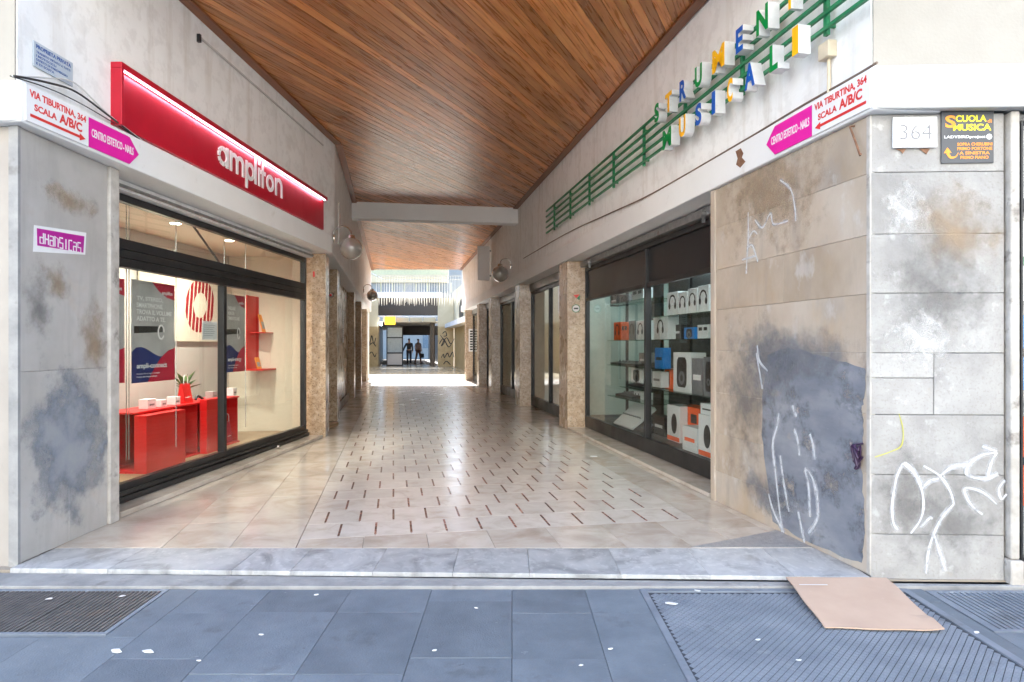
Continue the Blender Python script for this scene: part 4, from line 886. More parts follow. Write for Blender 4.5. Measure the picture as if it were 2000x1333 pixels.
# purple ribbon caught on the wall edge
rr_ = random.Random(2); mb = MB(); c = RW.ray(1676, 893, .02)
for k in range(7):
    pts = [(c[0]+rr_.uniform(-.035,.035), c[1]+rr_.uniform(-.07,.09)-.01*j, .012+rr_.uniform(0,.04)) for j in range(4)]
    mb.tube(spline(pts, 5), .006, 6)
solo('knotted_ribbon', mb, plain('dark_purple_ribbon', (.035,.015,.05), .4), 'dark purple knotted plastic ribbon on the stone wall edge', 'ribbon', RW.M())
a = RW.ray(1660, 246, .03); b_ = RW.ray(1680, 304, .05)
solo('hook_rod', MB().tube([(*a,-.004),(a[0],a[1]-.005,.03),((a[0]+b_[0])/2,(a[1]+b_[1])/2,.04),(*b_,.05),(b_[0]+.012,b_[1]+.004,.055)], .006), M_rust, 'thin rusty rod hanging under the right fascia', 'rod', RW.M())
# cables
pts = [(RFF.ray(px,py,.012)) for px, py in ((1704,122),(1660,152),(1560,206),(1470,262),(1420,298),(1330,352),(1250,388),(1180,420),(1100,458),(1020,505))]
solo('cable', MB().tube(spline([(p[0], max(p[1],FTOP+.012), .004) for p in pts], 5), .008, 6), M_bcable, 'brown cable running along the top of the right fascia', 'cable', RFF.M(0,0,-.02))
for k, (m, r_, h, lab) in enumerate(((M_cable,.007,.10,'black cable looping over the left fascia corner'),(M_wcable,.005,.16,'pale cable looping behind the left direction board'),(M_cable,.004,.05,'thin dark wire lying along the left fascia top'))):
    solo('cable', MB().tube(spline([(-.02,FTOP+.012,-.02-.012*k),(.25,FTOP+.03+h*.5,-.03-.012*k),(.50,FTOP+.02+h,-.04-.01*k),(.80,FTOP+.04+h*.3,-.03-.012*k),(1.15+.1*k,FTOP+.010,-.03-.012*k)], 6), r_, 6), m, lab, 'cable', LF.M())
u, z = RW.ray(1616, 100, .03); z2 = RW.ray(1616, 165, .03)[1]
t = thing('junction_box', 'small beige junction box above the right direction board', 'box', RW.M(u, z, 0)); part('box', MB().box(-.05,.05,-.05,.05,0,.06), M_beige, t, bevel=.006); part('conduit', MB().tube([(0,-.05,.02),(0,z2-z-.06,.02)], .011), M_beige, t)
ua, za = LU.ray(390, 72, .02); ub = LU.ray(632, 290, .02)[0]
t = thing('wall_rail', 'thin metal rail high on the left wall', 'rail', LU.M(ua, za, 0)); part('rail', MB().box(0,ub-ua,-.008,.008,.01,.022), M_wcable, t); part('end_bracket', MB().box(-.015,.012,-.05,.02,0,.03), M_dark, t)
solo('conduit', MB().tube([(lu(9.75),FTOP+.002,.02),(lu(9.75),3.5,.02)], .013), M_wcable, 'white vertical conduit beside the left globe lamp', 'conduit', Frame((-2.60+.0,9.60),(-2.60+SL,10.60)).M(-.43+.45,0,0))
# rust patch with flaking paint on the right fascia
poly = [RFF.ray(px,py,.001) for px, py in ((1437,296),(1447,290),(1452,300),(1449,308),(1456,316),(1446,328),(1438,322),(1441,310))]
solo('flaking_patch', MB().prism(poly, .001, .003), M_rust, 'rusty flaking paint patch on the right fascia', 'patch', RFF.M())

# ------------------------------------------------------------------ cardboard and litter
def gp(px, py, z): d = (EYE-z)*FPX/(py-HY); return ((px-HX)/FPX*d, d)
A, Bq, C, D = gp(1535,1130,.004), gp(1730,1131,.004), gp(1843,1231,PAV+.016), gp(1610,1224,PAV+.016)
mb = MB(); n = 12; vs_ = []
for j in range(n+1):
    for i in range(n+1):
        s_, q = i/n, j/n; p = (Vector(A)*(1-s_)+Vector(Bq)*s_)*(1-q)+(Vector(D)*(1-s_)+Vector(C)*s_)*q
        zz = (.006*(1-q)+(PAV+.008)*q)+.004*math.sin(s_*7+q*3)*(q*(1-q)*4)+(.012*(s_-.85)/.15 if s_ > .85 and q > .8 else 0)
        vs_.append((p.x+.004*math.sin(q*9)*(i in (0,n)), p.y+.004*math.sin(s_*11)*(j in (0,n)), zz))
m_ = n+1; top = [(j*m_+i, (j+1)*m_+i, (j+1)*m_+i+1, j*m_+i+1) for j in range(n) for i in range(n)]
mb.add(vs_, top); ob = solo('cardboard_sheet', mb, M_card, 'flat brown cardboard sheet lying from the step onto the tread plate', 'cardboard')
p0, p1 = Vector(A).lerp(Vector(D), .22), Vector(Bq).lerp(Vector(C), .20); p2 = p0.lerp(p1, .33)
part('torn_mark', MB().add([(p0.x+.03,p0.y,.0155),(p2.x,p2.y,.0155),(p2.x,p2.y-.008,.0148),(p0.x+.03,p0.y-.006,.0148)], [(3,2,1,0)]), M_carton, ob)
sm = ob.modifiers.new('thick', 'SOLIDIFY'); sm.thickness = .006; sm.offset = 1
lit = [(228,1272,.03,'flat white paper scrap on the slabs left of centre'),(290,1273,.035,'curled white paper scrap on the slabs below the dark grate'),(1160,892,.05,'white paper slip on the arcade floor near the right window'),(1310,1179,.035,'pale torn paper on the tread plate corner'),(1362,1154,.018,'small pink paper bit at the tread plate edge'),(97,1170,.02,'white cigarette end on the dark grate'),(238,1165,.018,'pale stub on the dark grate near its edge'),(388,1291,.012,'tiny white speck of litter on the slabs'),(1908,1236,.02,'yellowish paper bit beside the right grate'),(618,1162,.014,'small white litter crumb near the step'),(848,1271,.012,'small white scrap on the slabs at the middle front'),(1192,1268,.013,'pale crumb on the slab left of the tread plate'),(930,1188,.010,'tiny pale crumb on the middle slab below the step'),(1135,1300,.011,'pale scrap near the bottom middle slab'),(510,1240,.013,'white crumb on the slab right of the dark grate'),(1480,1250,.014,'small white scrap in the middle of the tread plate'),(1560,1290,.012,'pale crumb on the tread plate below the cardboard')]
for (px,py,s_,lab) in lit:
    z = 0.002 if py < 1000 else PAV+.005; X, Y = gp(px,py,z); rr_ = random.Random(px)
    pts = [(s_*math.cos(a)*rr_.uniform(.6,1.1), s_*.55*math.sin(a)*rr_.uniform(.5,1.1)) for a in [k*math.pi/3.5 for k in range(7)]]
    solo('paper_scrap', MB().prism(pts, 0, .003), M_paper, lab, 'litter', T(X,Y,z,rr_.uniform(-.5,.5)), 'litter on the ground')
X, Y = gp(544,870,.05); solo('glass_knob', MB().lathe([(.001,.05),(.018,.045),(.028,.025),(.02,.005),(.001,0)], (0,0,0), 14), M_chrome, 'small round knob on the left window ledge', 'knob', LW.M(LW.ray(544,872,.15)[0], .043, .15) @ Matrix.Rotation(R(-90),4,'X'))

# ------------------------------------------------------------------ left shop interior
shop = thing('shop_interior', None, None); shop.parent = bld
BW = 1.25; FZ = .04; ue = LW.ray(447,650,-BW)[0]
def inL(name, mb, mat, w=0, bev=0): o = part(name, mb, mat, shop, bev); o.matrix_world = LW.M(0,0,w); return o
inL('floor', MB().box(-1.2,LWL+1.6,-.006,FZ,-BW-.6,-.045), M_shopfloor)
inL('back_wall', MB().box(-1.2,ue,FZ+.001,2.6,-BW-.1,-BW), M_shopgrey)
o = part('end_wall', MB().prism([(LWL+.62,.05),(LWL+.74,.05),(ue+.12,BW+.1),(ue,BW+.1)], FZ+.001, 2.6), M_shopwall, shop); 
Mx = LW.M(); o.matrix_world = Matrix(((Mx[0][0],-Mx[0][2],0,Mx[0][3]),(Mx[1][0],-Mx[1][2],0,Mx[1][3]),(0,0,1,0),(0,0,0,1)))
inL('ceiling', MB().box(-1.2,LWL+1.6,2.602,2.62,-BW-.6,-.22), M_shopwall)
inL('near_wall', MB().box(-1.25,-1.2,FZ,2.6,-BW,-.05), M_shopwall)
for k, u in enumerate((.55,1.7,2.85)):
    o = inL('downlight', MB().lathe([(.001,0),(.05,0),(.06,.01)], (u,2.598,-.55), 16, axis=1), M_lampglow)
    l = bpy.data.lights.new('downlight', 'AREA'); l.shape = 'DISK'; l.size = .12; l.energy = 8; l.color = (1,.86,.66); l.spread = R(150)
    q = bpy.data.objects.new('downlight_lamp', l); COL.objects.link(q); q.parent = shop; q.location = LW.pt(u,2.585,-.55)
def onL(p, q, w): (a, zt_), (b_, zb_) = LW.ray(*p, w), LW.ray(*q, w); return min(a,b_), max(a,b_), min(zb_,zt_), max(zb_,zt_)
def poster(p, q, w, label, lines, brand):
    a, b_, c, d = onL(p, q, w); W_, H_ = b_-a, d-c; t = thing('poster', label, 'poster', LW.M(a, c, w))
    part('sheet', MB().box(0,W_,0,H_,-.004,0), M_pgrey, t)
    wv = [(0,.30*H_)]+[(W_*k/10, H_*(.30+.05*math.sin(k*.62+.5))) for k in range(1,10)]+[(W_,.27*H_)]
    part('lower_field', MB().prism([(0,0),(W_,0)]+wv[::-1], .0005, .0015), M_navy, t)
    part('wave', MB().prism([(W_*.35,.0),(W_,0),(W_,.34*H_)]+[(W_*(1-k*.065), H_*(.33-.0033*k*k)) for k in range(1,10)], .002, .003), M_crim, t)
    part('corner_field', MB().prism([(W_*.45,H_),(W_,H_),(W_,H_*.84),(W_*.8,H_*.86),(W_*.6,H_*.92)], .0005, .0015), M_crim, t)
    mb = MB(); text(mb, 'amplifon', .68*W_, .94*W_, .875*H_, .925*H_, .002, .001, .02)
    for k, s_ in enumerate(lines): text(mb, s_, .10*W_, min(.10+.055*len(s_),.92)*W_, (.80-.065*k)*H_, (.845-.065*k)*H_, .002, .001, .015)
    text(mb, brand, .10*W_, .80*W_, .125*H_, .19*H_, .0035, .001, .02); 
    for k in range(2): text(mb, 'il suono che ti segue ovunque', .10*W_, (.62-.06*k)*W_, (.075-.03*k)*H_, (.095-.03*k)*H_, .0035, .001)
    part('lettering', mb, M_white, t)
    part('picture', MB().prism([(.05*W_,.48*H_),(.7*W_,.5*H_),(.7*W_,.56*H_),(.05*W_,.55*H_)], .0005, .0016), M_dark, t)
    part('picture', MB().ribbon([(x_*W_,y_*H_) for x_, y_ in arc(.66,.50,.07,0,330,14)], .018, .0018, .003), M_white, t)
    for k in (0,1):
        xx = -.03 if k == 0 else W_+.03; part('hanging_wire', MB().tube([(xx,-c+.3,-.004),(xx,2.58-c,-.004)], .004, 6), M_chrome, t)
    return t
poster((257,545),(341,742),-.22,'grey, navy and red poster with white text hanging in the left window', ('TV, STEREO,','SMARTPHONE.','TROVA IL VOLUME','ADATTO A TE.'), 'ampli-connect')
poster((441,574),(478,725),-.30,'narrower poster with orange-red base behind the window mullion', ('PARLARE','NON DA','DIMENTICARE'), 'ampli-energy')
poster((140,530),(243,748),-.22,'poster cut off by the stone panel at the window edge', ('CHIEDI','UNA PROVA'), 'ampli-mini')
a, b_, c, d = onL((350,548),(438,668),-BW+.03); a = a-.2
t = thing('logo_panel', 'pale panel with striped dark red ring emblem on the shop back wall', 'panel', LW.M(0,0,-BW+.02))
part('panel', MB().box(a-.6,ue-.01,c,2.35,0,.02), M_shopwall, t)
uc, zc = LW.ray(391, 597, -BW+.04); ro, ri = .36, .17; k0 = 0
for k in range(8):
    x0_ = -ro+k*2*ro/8+.012; x1_ = -ro+(k+1)*2*ro/8-.022
    for sgn in (1,-1):
        pts_o = [(x_, math.sqrt(max(ro*ro-x_*x_,0))) for x_ in (x0_,(x0_+x1_)/2,x1_)]; pts_i = [(x_, math.sqrt(max(ri*ri-x_*x_,0))) for x_ in (x1_,(x0_+x1_)/2,x0_)]
        q = [(uc+x_*.97+y_*.25*0+.12*(y_*sgn), zc+y_*sgn) for x_, y_ in pts_o+pts_i]
        if min(p[1] for p in pts_o) > .01 or True: part('ring_stripe', MB().prism(q, .021, .024), M_logo, t)
a, b_, c, d = onL((395,627),(424,665),-.012); t = thing('paper_notice', 'white sheet taped inside the left shop window', 'notice', LW.M(a,c,-.012)); part('sheet', MB().box(0,b_-a,0,d-c,-.002,0), M_paper, t); mb = MB()
for k in range(6): mb.box(.03,b_-a-.04-.02*(k%3),(d-c)*(.78-.11*k),(d-c)*(.80-.11*k),.0002,.0008)
part('printed_lines', mb, M_grey, t, kind='stuff')
# red display unit: three open bays
u0_, u1_ = LW.ray(261, 900, -.62)[0], LW.ray(468, 840, -.62)[0]
t = thing('display_unit', 'long low red display unit with open bays in the left window', 'display unit', LW.M(u0_, FZ, -.62)); W_ = u1_-u0_; HU = .60
part('top', MB().box(0,W_,HU-.02,HU,-.36,.0), M_redunit, t, bevel=.003); part('back_panel', MB().box(0,W_,0,HU-.021,-.36,-.345), M_redunit, t); part('bottom', MB().box(0,W_,0,.02,-.344,0), M_redunit, t)
part('plinth', MB().box(.002,W_*.315,.0,HU-.03,.003,.13), M_redunit, t, bevel=.003); part('plinth', MB().box(W_*.55,W_*.735,.0,HU+.03,.003,.09), M_redunit, t, bevel=.003)
for q in (.321,.548,.742,.992): part('divider', MB().box(W_*q-.008,W_*q+.008,.021,HU-.021,-.344,-.021), M_redunit, t)
def giftbag(M, label, w_=.2, h_=.27, mat=M_crim):
    t = thing('gift_bag', label, 'bag', M)
    part('body', MB().add([(-w_/2,0,-.05),(w_/2,0,-.05),(w_/2,0,.05),(-w_/2,0,.05),(-w_/2*.92,h_,-.012),(w_/2*.92,h_,-.012),(w_/2*.92,h_,.012),(-w_/2*.92,h_,.012)], [(0,1,2,3),(4,7,6,5),(0,4,5,1),(1,5,6,2),(2,6,7,3),(3,7,4,0)]), mat, t)
    part('handle', MB().tube([(x_,y_+h_,.01) for x_, y_ in [(-.04,-.03),(-.04,.05)]+arc(0,.06,.04,180,0,6)+[(.04,-.03)]], .005, 6), M_paper, t)
    mb = MB(); text(mb, 'amplifon', -w_*.32, w_*.32, h_*.22, h_*.34, .05, .002, .02)
    o = part('lettering', mb, M_white, t); o.location = (0,.0,-.012)
bay = lambda q: u0_+W_*q
giftbag(LW.M(bay(.43),FZ+.021,-.75), 'crimson gift bag standing in the first red bay')
giftbag(LW.M(bay(.82),FZ+.021,-.75), 'crimson gift bag standing in the middle red bay', .17, .26)
giftbag(LW.M(bay(.93),FZ+.021,-.72), 'crimson gift bag standing in the last red bay', .14, .26)
giftbag(LW.M(LW.ray(361,790,-.75)[0],FZ+HU+.001,-.75), 'red gift bag standing on top of the red display unit', .17, .22, M_redunit)
t = thing('potted_plant', 'small green leafy plant behind the red gift bag', 'plant', LW.M(LW.ray(362,770,-.88)[0]+.02,FZ+HU+.001,-.9)); part('pot', MB().lathe([(.001,0),(.05,0),(.065,.14),(.055,.14),(.001,.12)], (0,0,0), 16, axis=1), M_or, t)
rr_ = random.Random(8)
for k in range(14):
    a = rr_.uniform(0,6.28); l = rr_.uniform(.10,.2); h_ = rr_.uniform(.18,.36); dx, dz = math.cos(a), math.sin(a); b0 = .13
    part('leaf', MB().add([(0,b0,0),(dx*l*.5-dz*.03,b0+(h_-b0)*.7,dz*l*.5+dx*.03),(dx*l,h_,dz*l),(dx*l*.5+dz*.03,b0+(h_-b0)*.72,dz*l*.5-dx*.03)], [(0,1,2,3)]), M_leaf, t)
for (px, s_, h_, m, lab) in ((288,.14,.10,M_carton,'larger white box at the left end of the red unit top'),(312,.10,.075,M_carton,'small white cube box beside the larger white box'),(339,.10,.09,M_carton,'small white box next to the red gift bag'),(413,.12,.09,M_pgrey,'grey product case on the red unit near the mullion'),(452,.10,.10,M_carton,'pale box at the right end of the red unit')):
    t = thing('product_box', lab, 'box', LW.M(LW.ray(px,800,-.75)[0],FZ+HU+.001,-.75)); part('carton', MB().box(-s_/2,s_/2,0,h_,-.05,.05), m, t, bevel=.003); part('label_print', MB().box(-s_*.3,s_*.3,h_*.3,h_*.5,.0503,.0508), M_grey, t)
t = thing('hearing_aid', 'small black earpiece on the red unit', 'device', LW.M(LW.ray(382,790,-.75)[0],FZ+HU+.001,-.72)); part('body', MB().tube(spline([(-.05,.02,0),(-.02,.06,0),(.03,.045,.01),(.06,.02,.02)]), [.014]*19, 8), M_dark, t); part('tip', MB().lathe([(.001,0),(.02,.005),(.014,.03),(.001,.035)], (.06,.002,.02), 10, axis=1), M_dark, t)
a, b_, c, d = onL((482,577),(510,722),-.85); t = thing('wall_shelf', 'red back panel with brochure shelves on the cream shop wall', 'shelf', LW.M(a,c,-.85)); W_, H_ = .42, d-c
part('back_panel', MB().box(0,W_,0,H_,-.02,0), M_redunit, t); part('shelf', MB().box(0,W_+.2,0,.018,.001,.24), M_redunit, t); part('shelf', MB().box(.1,W_+.2,H_*.50,H_*.50+.012,.001,.2), M_redunit, t); part('bracket', MB().box(-.06,0,.02,.05,-.30,-.02), M_redunit, t)
for (uu, zz, w_, h_, lab) in ((W_*.9,H_*.50+.013,.2,.27,'tilted brochure on the upper red shelf'),(W_*.45,.019,.14,.17,'small brochure holder on the lower red shelf')):
    t2 = thing('brochure', lab, 'brochure', LW.M(a+uu, c+zz, -.75) @ Matrix.Rotation(R(-14),4,'X')); part('cover', MB().box(-w_/2,w_/2,0,h_,-.006,0), M_or, t2); part('cover_print', MB().box(-w_*.35,w_*.35,h_*.2,h_*.6,.0003,.001), M_pgrey, t2)
a = LW.ray(385, 443, -.4); b_ = LW.ray(425, 505, -.4); solo('strut', MB().tube([(a[0]-.05,2.60,-.42),(b_[0],b_[1]-.05,-.38)], .012), M_dark, 'dark diagonal strut behind the upper pane of the left window', 'strut', LW.M())

# ------------------------------------------------------------------ right shop interior and goods
rs_ = thing('shop_interior', None, None); rs_.parent = bld
def inR(name, mb, mat, w=0): o = part(name, mb, mat, rs_); o.matrix_world = RW.M(); return o
inR('floor', MB().box(ua-.3 if False else ru(10.6),ru(3.9),-.006,.18,-1.5,-.345), M_dark)
inR('back_wall', MB().box(ru(10.6),ru(3.9),.181,2.6,-1.5,-1.4), M_blackpanel)
inR('end_wall', MB().box(ru(10.6),ru(10.45),.181,2.6,-1.399,-.345), M_mint)
inR('near_wall', MB().box(ru(4.1),ru(3.9),.181,2.6,-1.399,-.345), M_blackpanel)
inR('ceiling', MB().box(ru(10.6),ru(3.9),2.45,2.55,-1.5,-.345), M_blackpanel)
for k in range(3): uu = ru(9.7-k*1.7); inR('back_strip', MB().box(uu,uu+.16,.2,2.4,-1.399,-1.385), M_mint)
l = bpy.data.lights.new('shop_tube', 'AREA'); l.shape = 'RECTANGLE'; l.size = 4.5; l.size_y = .06; l.energy = 8; l.color = (.86,1,.94)
q = bpy.data.objects.new('shop_tube', l); COL.objects.link(q); q.parent = rs_; q.matrix_world = Matrix.Translation(RW.pt(ru(7.8),2.43,-.6)) @ Matrix.Rotation(math.atan2(RW.x.y,RW.x.x),4,'Z')
def shelf(z, pa, pb, wa=-.42, wb=-.95):
    a = RW.ray(pa, 600, wa)[0]; b_ = RW.ray(pb, 600, wa)[0]; o = part('glass_shelf', MB().box(a,b_,z-.008,z,wb,wa), M_shelf, rs_); o.matrix_world = RW.M()
for (z, pa, pb) in ((1.64,1272,1400),(1.37,1186,1400),(1.02,1186,1290),(.78,1250,1400),(.575,1186,1268),(1.89,1190,1262)): shelf(z, pa, pb)
for px in (1222,1290,1345): uu = RW.ray(px,650,-.95)[0]; o = part('shelf_post', MB().box(uu-.02,uu+.02,.181,2.44,-.99,-.955), M_black, rs_); o.matrix_world = RW.M()
def goods(name, label, cat, pa, pb, z, h_, w_, dp, mat, pic=None, col=None, tilt=0):
    a, b_ = RW.ray(pa, 650, w_)[0], RW.ray(pb, 650, w_)[0]; W_ = b_-a
    t = thing(name, label, cat, RW.M((a+b_)/2, z+.001, w_)); part('carton', MB().box(-W_/2,W_/2,0,h_,-dp,0), mat, t, bevel=.003)
    if pic == 'headphone':
        r_ = min(W_,h_)*.30; part('headband', MB().ribbon(arc(0,h_*.55,r_,-20,200,14), r_*.28, .0006, .0016), M_dark, t)
        for s in (-1,1): part('ear_cup', MB().prism([(s*r_*.95+.35*r_*math.cos(q), h_*.42+.5*r_*math.sin(q)) for q in [k*math.pi/6 for k in range(12)]], .0018, .0028), M_dark, t)
    if pic == 'speaker':
        rx, ry = W_*.28, h_*.38; part('speaker_print', MB().prism([(rx*max(-1,min(1,1.3*math.cos(q))), h_*.5+ry*max(-1,min(1,1.15*math.sin(q)))) for q in [k*math.pi/12 for k in range(24)]], .0006, .0016), M_dark, t)
        part('cone_print', MB().lathe([(rx*.3,.0018),(rx*.6,.0018),(rx*.62,.0026),(rx*.3,.0026)], (0,h_*.36,0), 18), M_grey, t)
    if pic == 'bands':
        part('print_band', MB().box(-W_/2+.002,W_/2-.002,h_*.02,h_*.14,.0004,.0012), M_orange, t); part('speaker_print', MB().prism([(W_*.22*math.cos(q)+W_*.08, h_*.5+h_*.28*math.sin(q)) for q in [k*math.pi/10 for k in range(20)]], .0006, .0016), M_dark, t)
    if pic == 'label':
        part('print_band', MB().box(-W_*.35,W_*.35,h_*.4,h_*.55,.0004,.0012), col or M_orange, t)
    if pic == 'windows':
        for k in (-1,1): part('carton_window', MB().box(k*W_*.22-W_*.15,k*W_*.22+W_*.15,h_*.58,h_*.82,.0004,.0014), M_dark, t)
    return t
wq = -.50
goods('headphone_box','white headphone box at the left end of the top shelf','box',1303,1324,1.64,.27,wq,.12,M_carton,'headphone')
goods('headphone_box','second white headphone box on the top shelf','box',1325,1341,1.64,.25,wq,.12,M_carton,'headphone')
goods('headphone_box','third white headphone box on the top shelf','box',1343,1361,1.64,.27,wq,.12,M_carton,'headphone')
goods('headphone_box','white headphone box nearest the stone wall on the top shelf','box',1363,1384,1.64,.28,wq,.12,M_carton,'headphone')
goods('headphone_box','orange headphone box at the far end of the second shelf','box',1199,1212,1.37,.26,wq,.12,M_orange,'headphone')
goods('headphone_box','orange and dark headphone box beside the far orange box','box',1213,1226,1.37,.24,wq,.12,M_orange,'windows')
goods('headphone_box','dark headphone box between the orange and white boxes','box',1228,1240,1.37,.26,wq,.12,M_grey,'headphone')
goods('headphone_box','white headphone box left of the mullion','box',1242,1259,1.37,.25,wq,.12,M_carton,'headphone')
goods('headphone_box','large white headphone box right of the mullion','box',1276,1304,1.37,.27,wq,.14,M_carton,'headphone')
goods('microphone_box','blue and dark microphone box on the third shelf','box',1279,1295,1.02,.25,wq,.10,M_bluebox,'label',M_dark)
goods('interface_box','white box with drum picture on the shelf left of the mullion','box',1232,1254,.79,.20,-.62,.14,M_carton,'speaker')
goods('interface_box','white box just right of the mullion above the bottom shelf','box',1274,1291,.79,.19,wq,.10,M_carton,'label',M_grey)
goods('speaker_box','tall white carton with a dark speaker picture','box',1315,1349,.78,.44,wq,.18,M_carton,'speaker')
goods('speaker_box','dark grey speaker carton beside the tall white carton','box',1351,1372,.78,.38,wq,.18,M_grey,'label',M_paper)
goods('speaker_box','dark carton half hidden by the stone wall','box',1374,1394,.78,.40,wq,.18,M_grey,'speaker')
goods('monitor_box','white and orange monitor carton on the window floor','box',1303,1327,.18,.42,-.56,.2,M_carton,'bands')
goods('monitor_box','orange carton with two windows behind the small white box','box',1328,1366,.18,.42,-.66,.2,M_orange,'windows')
goods('monitor_box','small white carton in front of the orange one','box',1333,1361,.18,.26,-.42,.16,M_carton,'label',M_orange)
goods('monitor_box','white and orange speaker carton against the stone wall','box',1364,1394,.18,.42,-.42,.2,M_carton,'bands')
goods('product_box','small white carton on top of the corner speaker carton','box',1368,1394,.602,.11,-.44,.16,M_carton,'label',M_dark)
extra = [(1192,1205,1.89,.16,'small black carton on the highest far shelf',M_dark),(1210,1228,1.89,.13,'grey carton on the highest far shelf',M_grey),(1234,1256,1.89,.18,'white carton on the highest shelf left of the mullion',M_carton),
 (1312,1330,1.37,.17,'dark carton behind glass on the second shelf right of the mullion',M_dark),(1336,1356,1.37,.13,'blue carton on the second shelf under the headphone row',M_bluebox),(1362,1384,1.37,.15,'white carton on the second shelf near the stone wall',M_carton),
 (1248,1262,1.02,.18,'grey carton on the third shelf behind the mullion',M_grey),(1298,1311,.78,.24,'slim orange carton beside the tall white speaker carton',M_orange),(1276,1297,.18,.24,'black carton on the window floor right of the mullion',M_dark),(1238,1256,.575,.10,'flat white carton on the low far shelf',M_carton)]
for k, (pa, pb, z_, h_, lab, m) in enumerate(extra): goods('product_box', lab, 'box', pa, pb, z_, h_, -.60, .14, m, ('label','speaker','windows')[k % 3] if m is not M_dark else 'label', M_paper)
def mixer(label, pa, pb, z, h_=.06, keys=8, tilt=0, mat=M_dark, depth=.26, w_=-.48):
    a, b_ = RW.ray(pa, 700, w_)[0], RW.ray(pb, 700, w_)[0]; W_ = b_-a
    t = thing('mixer_console', label, 'mixer', RW.M((a+b_)/2, z+.001, w_) @ Matrix.Rotation(R(tilt),4,'X'))
    part('body', MB().add([(-W_/2,0,0),(W_/2,0,0),(W_/2,0,-depth),(-W_/2,0,-depth),(-W_/2,h_*.5,0),(W_/2,h_*.5,0),(W_/2,h_,-depth),(-W_/2,h_,-depth)], [(3,2,1,0),(4,5,6,7),(0,1,5,4),(1,2,6,5),(2,3,7,6),(3,0,4,7)]), mat, t, bevel=.003)
    for k in range(keys): xx = -W_*.42+W_*.84*k/(keys-1); part('knob', MB().lathe([(.001,h_*.75+.025),(.010,h_*.75+.024),(.012,h_*.7)], (xx,.0,-depth*.45), 8, axis=1), M_grey, t)
mixer('flat black mixer on the middle shelf of the far bay', 1192, 1247, 1.02)
mixer('black mixer with knobs on the low shelf left of the mullion', 1202, 1234, .575, .07, 6)
mixer('wide black keyboard on the shelf behind the mullion', 1222, 1258, .725, .05, 10, 0, M_dark, .24, -.60)
for (uu_, ) in ((0,),): shelf(.72, 1210, 1300, -.5, -.95)
mixer('pale keyboard propped up on the window floor', 1200, 1236, .19, .05, 9, 38, M_carton, .42, -.42)
mixer('dark audio device lying on the window floor beside the mullion', 1232, 1259, .18, .12, 6)
# posters in the neighbouring shop window
for k, (z0, h_, m, lab) in enumerate(((1.55,.45,M_carton,'white round-logo poster at the right picture edge'),(1.05,.42,M_bluebox,'blue poster below the white one at the right edge'),(.40,.50,M_orange,'orange poster low in the right edge window'))):
    t = thing('poster', lab, 'poster', F.M(un+.014, z0, -.015)); part('sheet', MB().box(0,.5,0,h_,-.004,0), m, t); part('emblem', MB().lathe([(.05,.0004),(.05,.001),(.065,.001),(.065,.0004)], (.09,h_*.5,0), 20), M_green if k == 0 else M_dark, t)

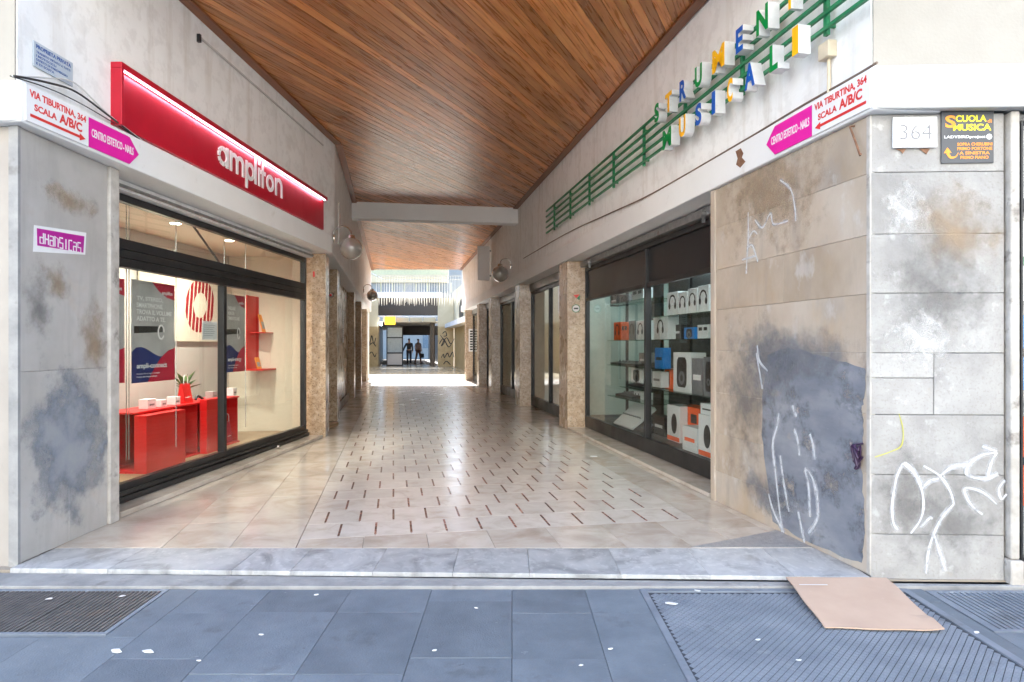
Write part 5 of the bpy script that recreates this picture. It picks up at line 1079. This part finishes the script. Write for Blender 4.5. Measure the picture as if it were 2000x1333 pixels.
# ------------------------------------------------------------------ people at the far end
def skinmesh(name, P, E, rad, mat, parent, root=0):
    me = bpy.data.meshes.new(name); me.from_pydata(P, E, []); me.materials.append(mat); o = bpy.data.objects.new(name, me); COL.objects.link(o); o.parent = parent
    m = o.modifiers.new('skin', 'SKIN'); m.use_smooth_shade = True
    for i, v in enumerate(me.skin_vertices[0].data): v.radius = rad[i] if isinstance(rad[i], tuple) else (rad[i],rad[i]); v.use_root = (i == root)
    s = o.modifiers.new('sub', 'SUBSURF'); s.levels = s.render_levels = 1; return o
def person(M, label, shirt, trous, hair, arm_out, stride, bagside=None):
    t = thing('person', label, 'person', M); s = stride
    P = [(0,0,.95),(0,0,1.15),(0,0,1.38),(0,0,1.48),(0,.01,1.56),(0,.0,1.66),(0,0,1.73),
         (-.09,0,.90),(-.10,-s*.5,.50),(-.10,-s+.04,.10),(-.10,-s-.12,.035),(.09,0,.90),(.10,s*.4,.50),(.10,s+.06,.10),(.10,s-.10,.035),
         (-.18,0,1.40),(-.225-arm_out,.03,1.14),(-.235-arm_out*1.8,-.08,.92),(-.235-arm_out*2,-.13,.83),(.18,0,1.40),(.225,.05,1.14),(.23,-.04,.90),(.225,-.07,.81)]
    E = [(0,1),(1,2),(2,3),(3,4),(4,5),(5,6),(0,7),(7,8),(8,9),(9,10),(0,11),(11,12),(12,13),(13,14),(2,15),(15,16),(16,17),(17,18),(2,19),(19,20),(20,21),(21,22)]
    rad = [(.15,.11),(.13,.10),(.15,.10),.055,.06,(.08,.095),.05,.09,.06,.04,.03,.09,.06,.04,.03,.06,.045,.033,.03,.06,.045,.033,.03]
    skinmesh('body', P, E, rad, M_skin, t)
    sel = [0,1,2,15,16,17,19,20,21]; mp = {k: i for i, k in enumerate(sel)}; rr2 = [(.17,.13),(.155,.12),(.17,.12),.078,.06,.047,.078,.06,.047]
    skinmesh('jacket', [P[k] for k in sel], [(mp[a],mp[b]) for a, b in E if a in mp and b in mp], rr2, shirt, t)
    sel = [0,7,8,9,11,12,13]; mp = {k: i for i, k in enumerate(sel)}
    skinmesh('trousers', [P[k] for k in sel], [(mp[a],mp[b]) for a, b in E if a in mp and b in mp], [(.16,.12),.105,.075,.058,.105,.075,.058], trous, t)
    skinmesh('hair', [(0,.02,1.66),(0,.015,1.72),(0,.0,1.75)], [(0,1),(1,2)], [(.088,.10),(.085,.10),.05], hair, t)
    for sx in (-1,1):
        q = P[9] if sx < 0 else P[13]; part('shoe', MB().tube([(q[0],q[1]+.05,.04),(q[0],q[1]-.06,.045),(q[0],q[1]-.18,.03)], [.04,.05,.03], 8), M_dark, t)
        part('eye', MB().lathe([(.001,-.01),(.01,0),(.001,.01)], (sx*.032,-.09,1.645), 8), M_dark, t)
    part('nose', MB().tube([(0,-.085,1.645),(0,-.115,1.615),(0,-.09,1.605)], [.008,.014,.008], 6), M_skin, t)
    if bagside:
        hnd = P[18] if bagside < 0 else P[22]; b_ = part('bag', MB().box(hnd[0]-.06,hnd[0]+.06,hnd[1]-.17,hnd[1]+.17,.42,.72), M_bag, t, bevel=.03); part('bag_strap', MB().tube([(hnd[0],hnd[1]-.1,.715),(hnd[0],hnd[1],.84),(hnd[0],hnd[1]+.1,.715)], .012, 6), M_bag, t)
X, Y = gp(799,713.5,0); person(T(X,Y,0,.15), 'person in dark jacket and trousers walking with one arm out', M_jacket, M_trous, M_hair, .09, .16)
X, Y = gp(817,711.0,0); person(T(X,Y,0,2.7), 'person in pale pink top carrying a black bag', M_pinkshirt, plain('brown_skirt', (.16,.09,.07), .8), plain('brown_hair', (.10,.05,.025), .6), .0, .22, -1)
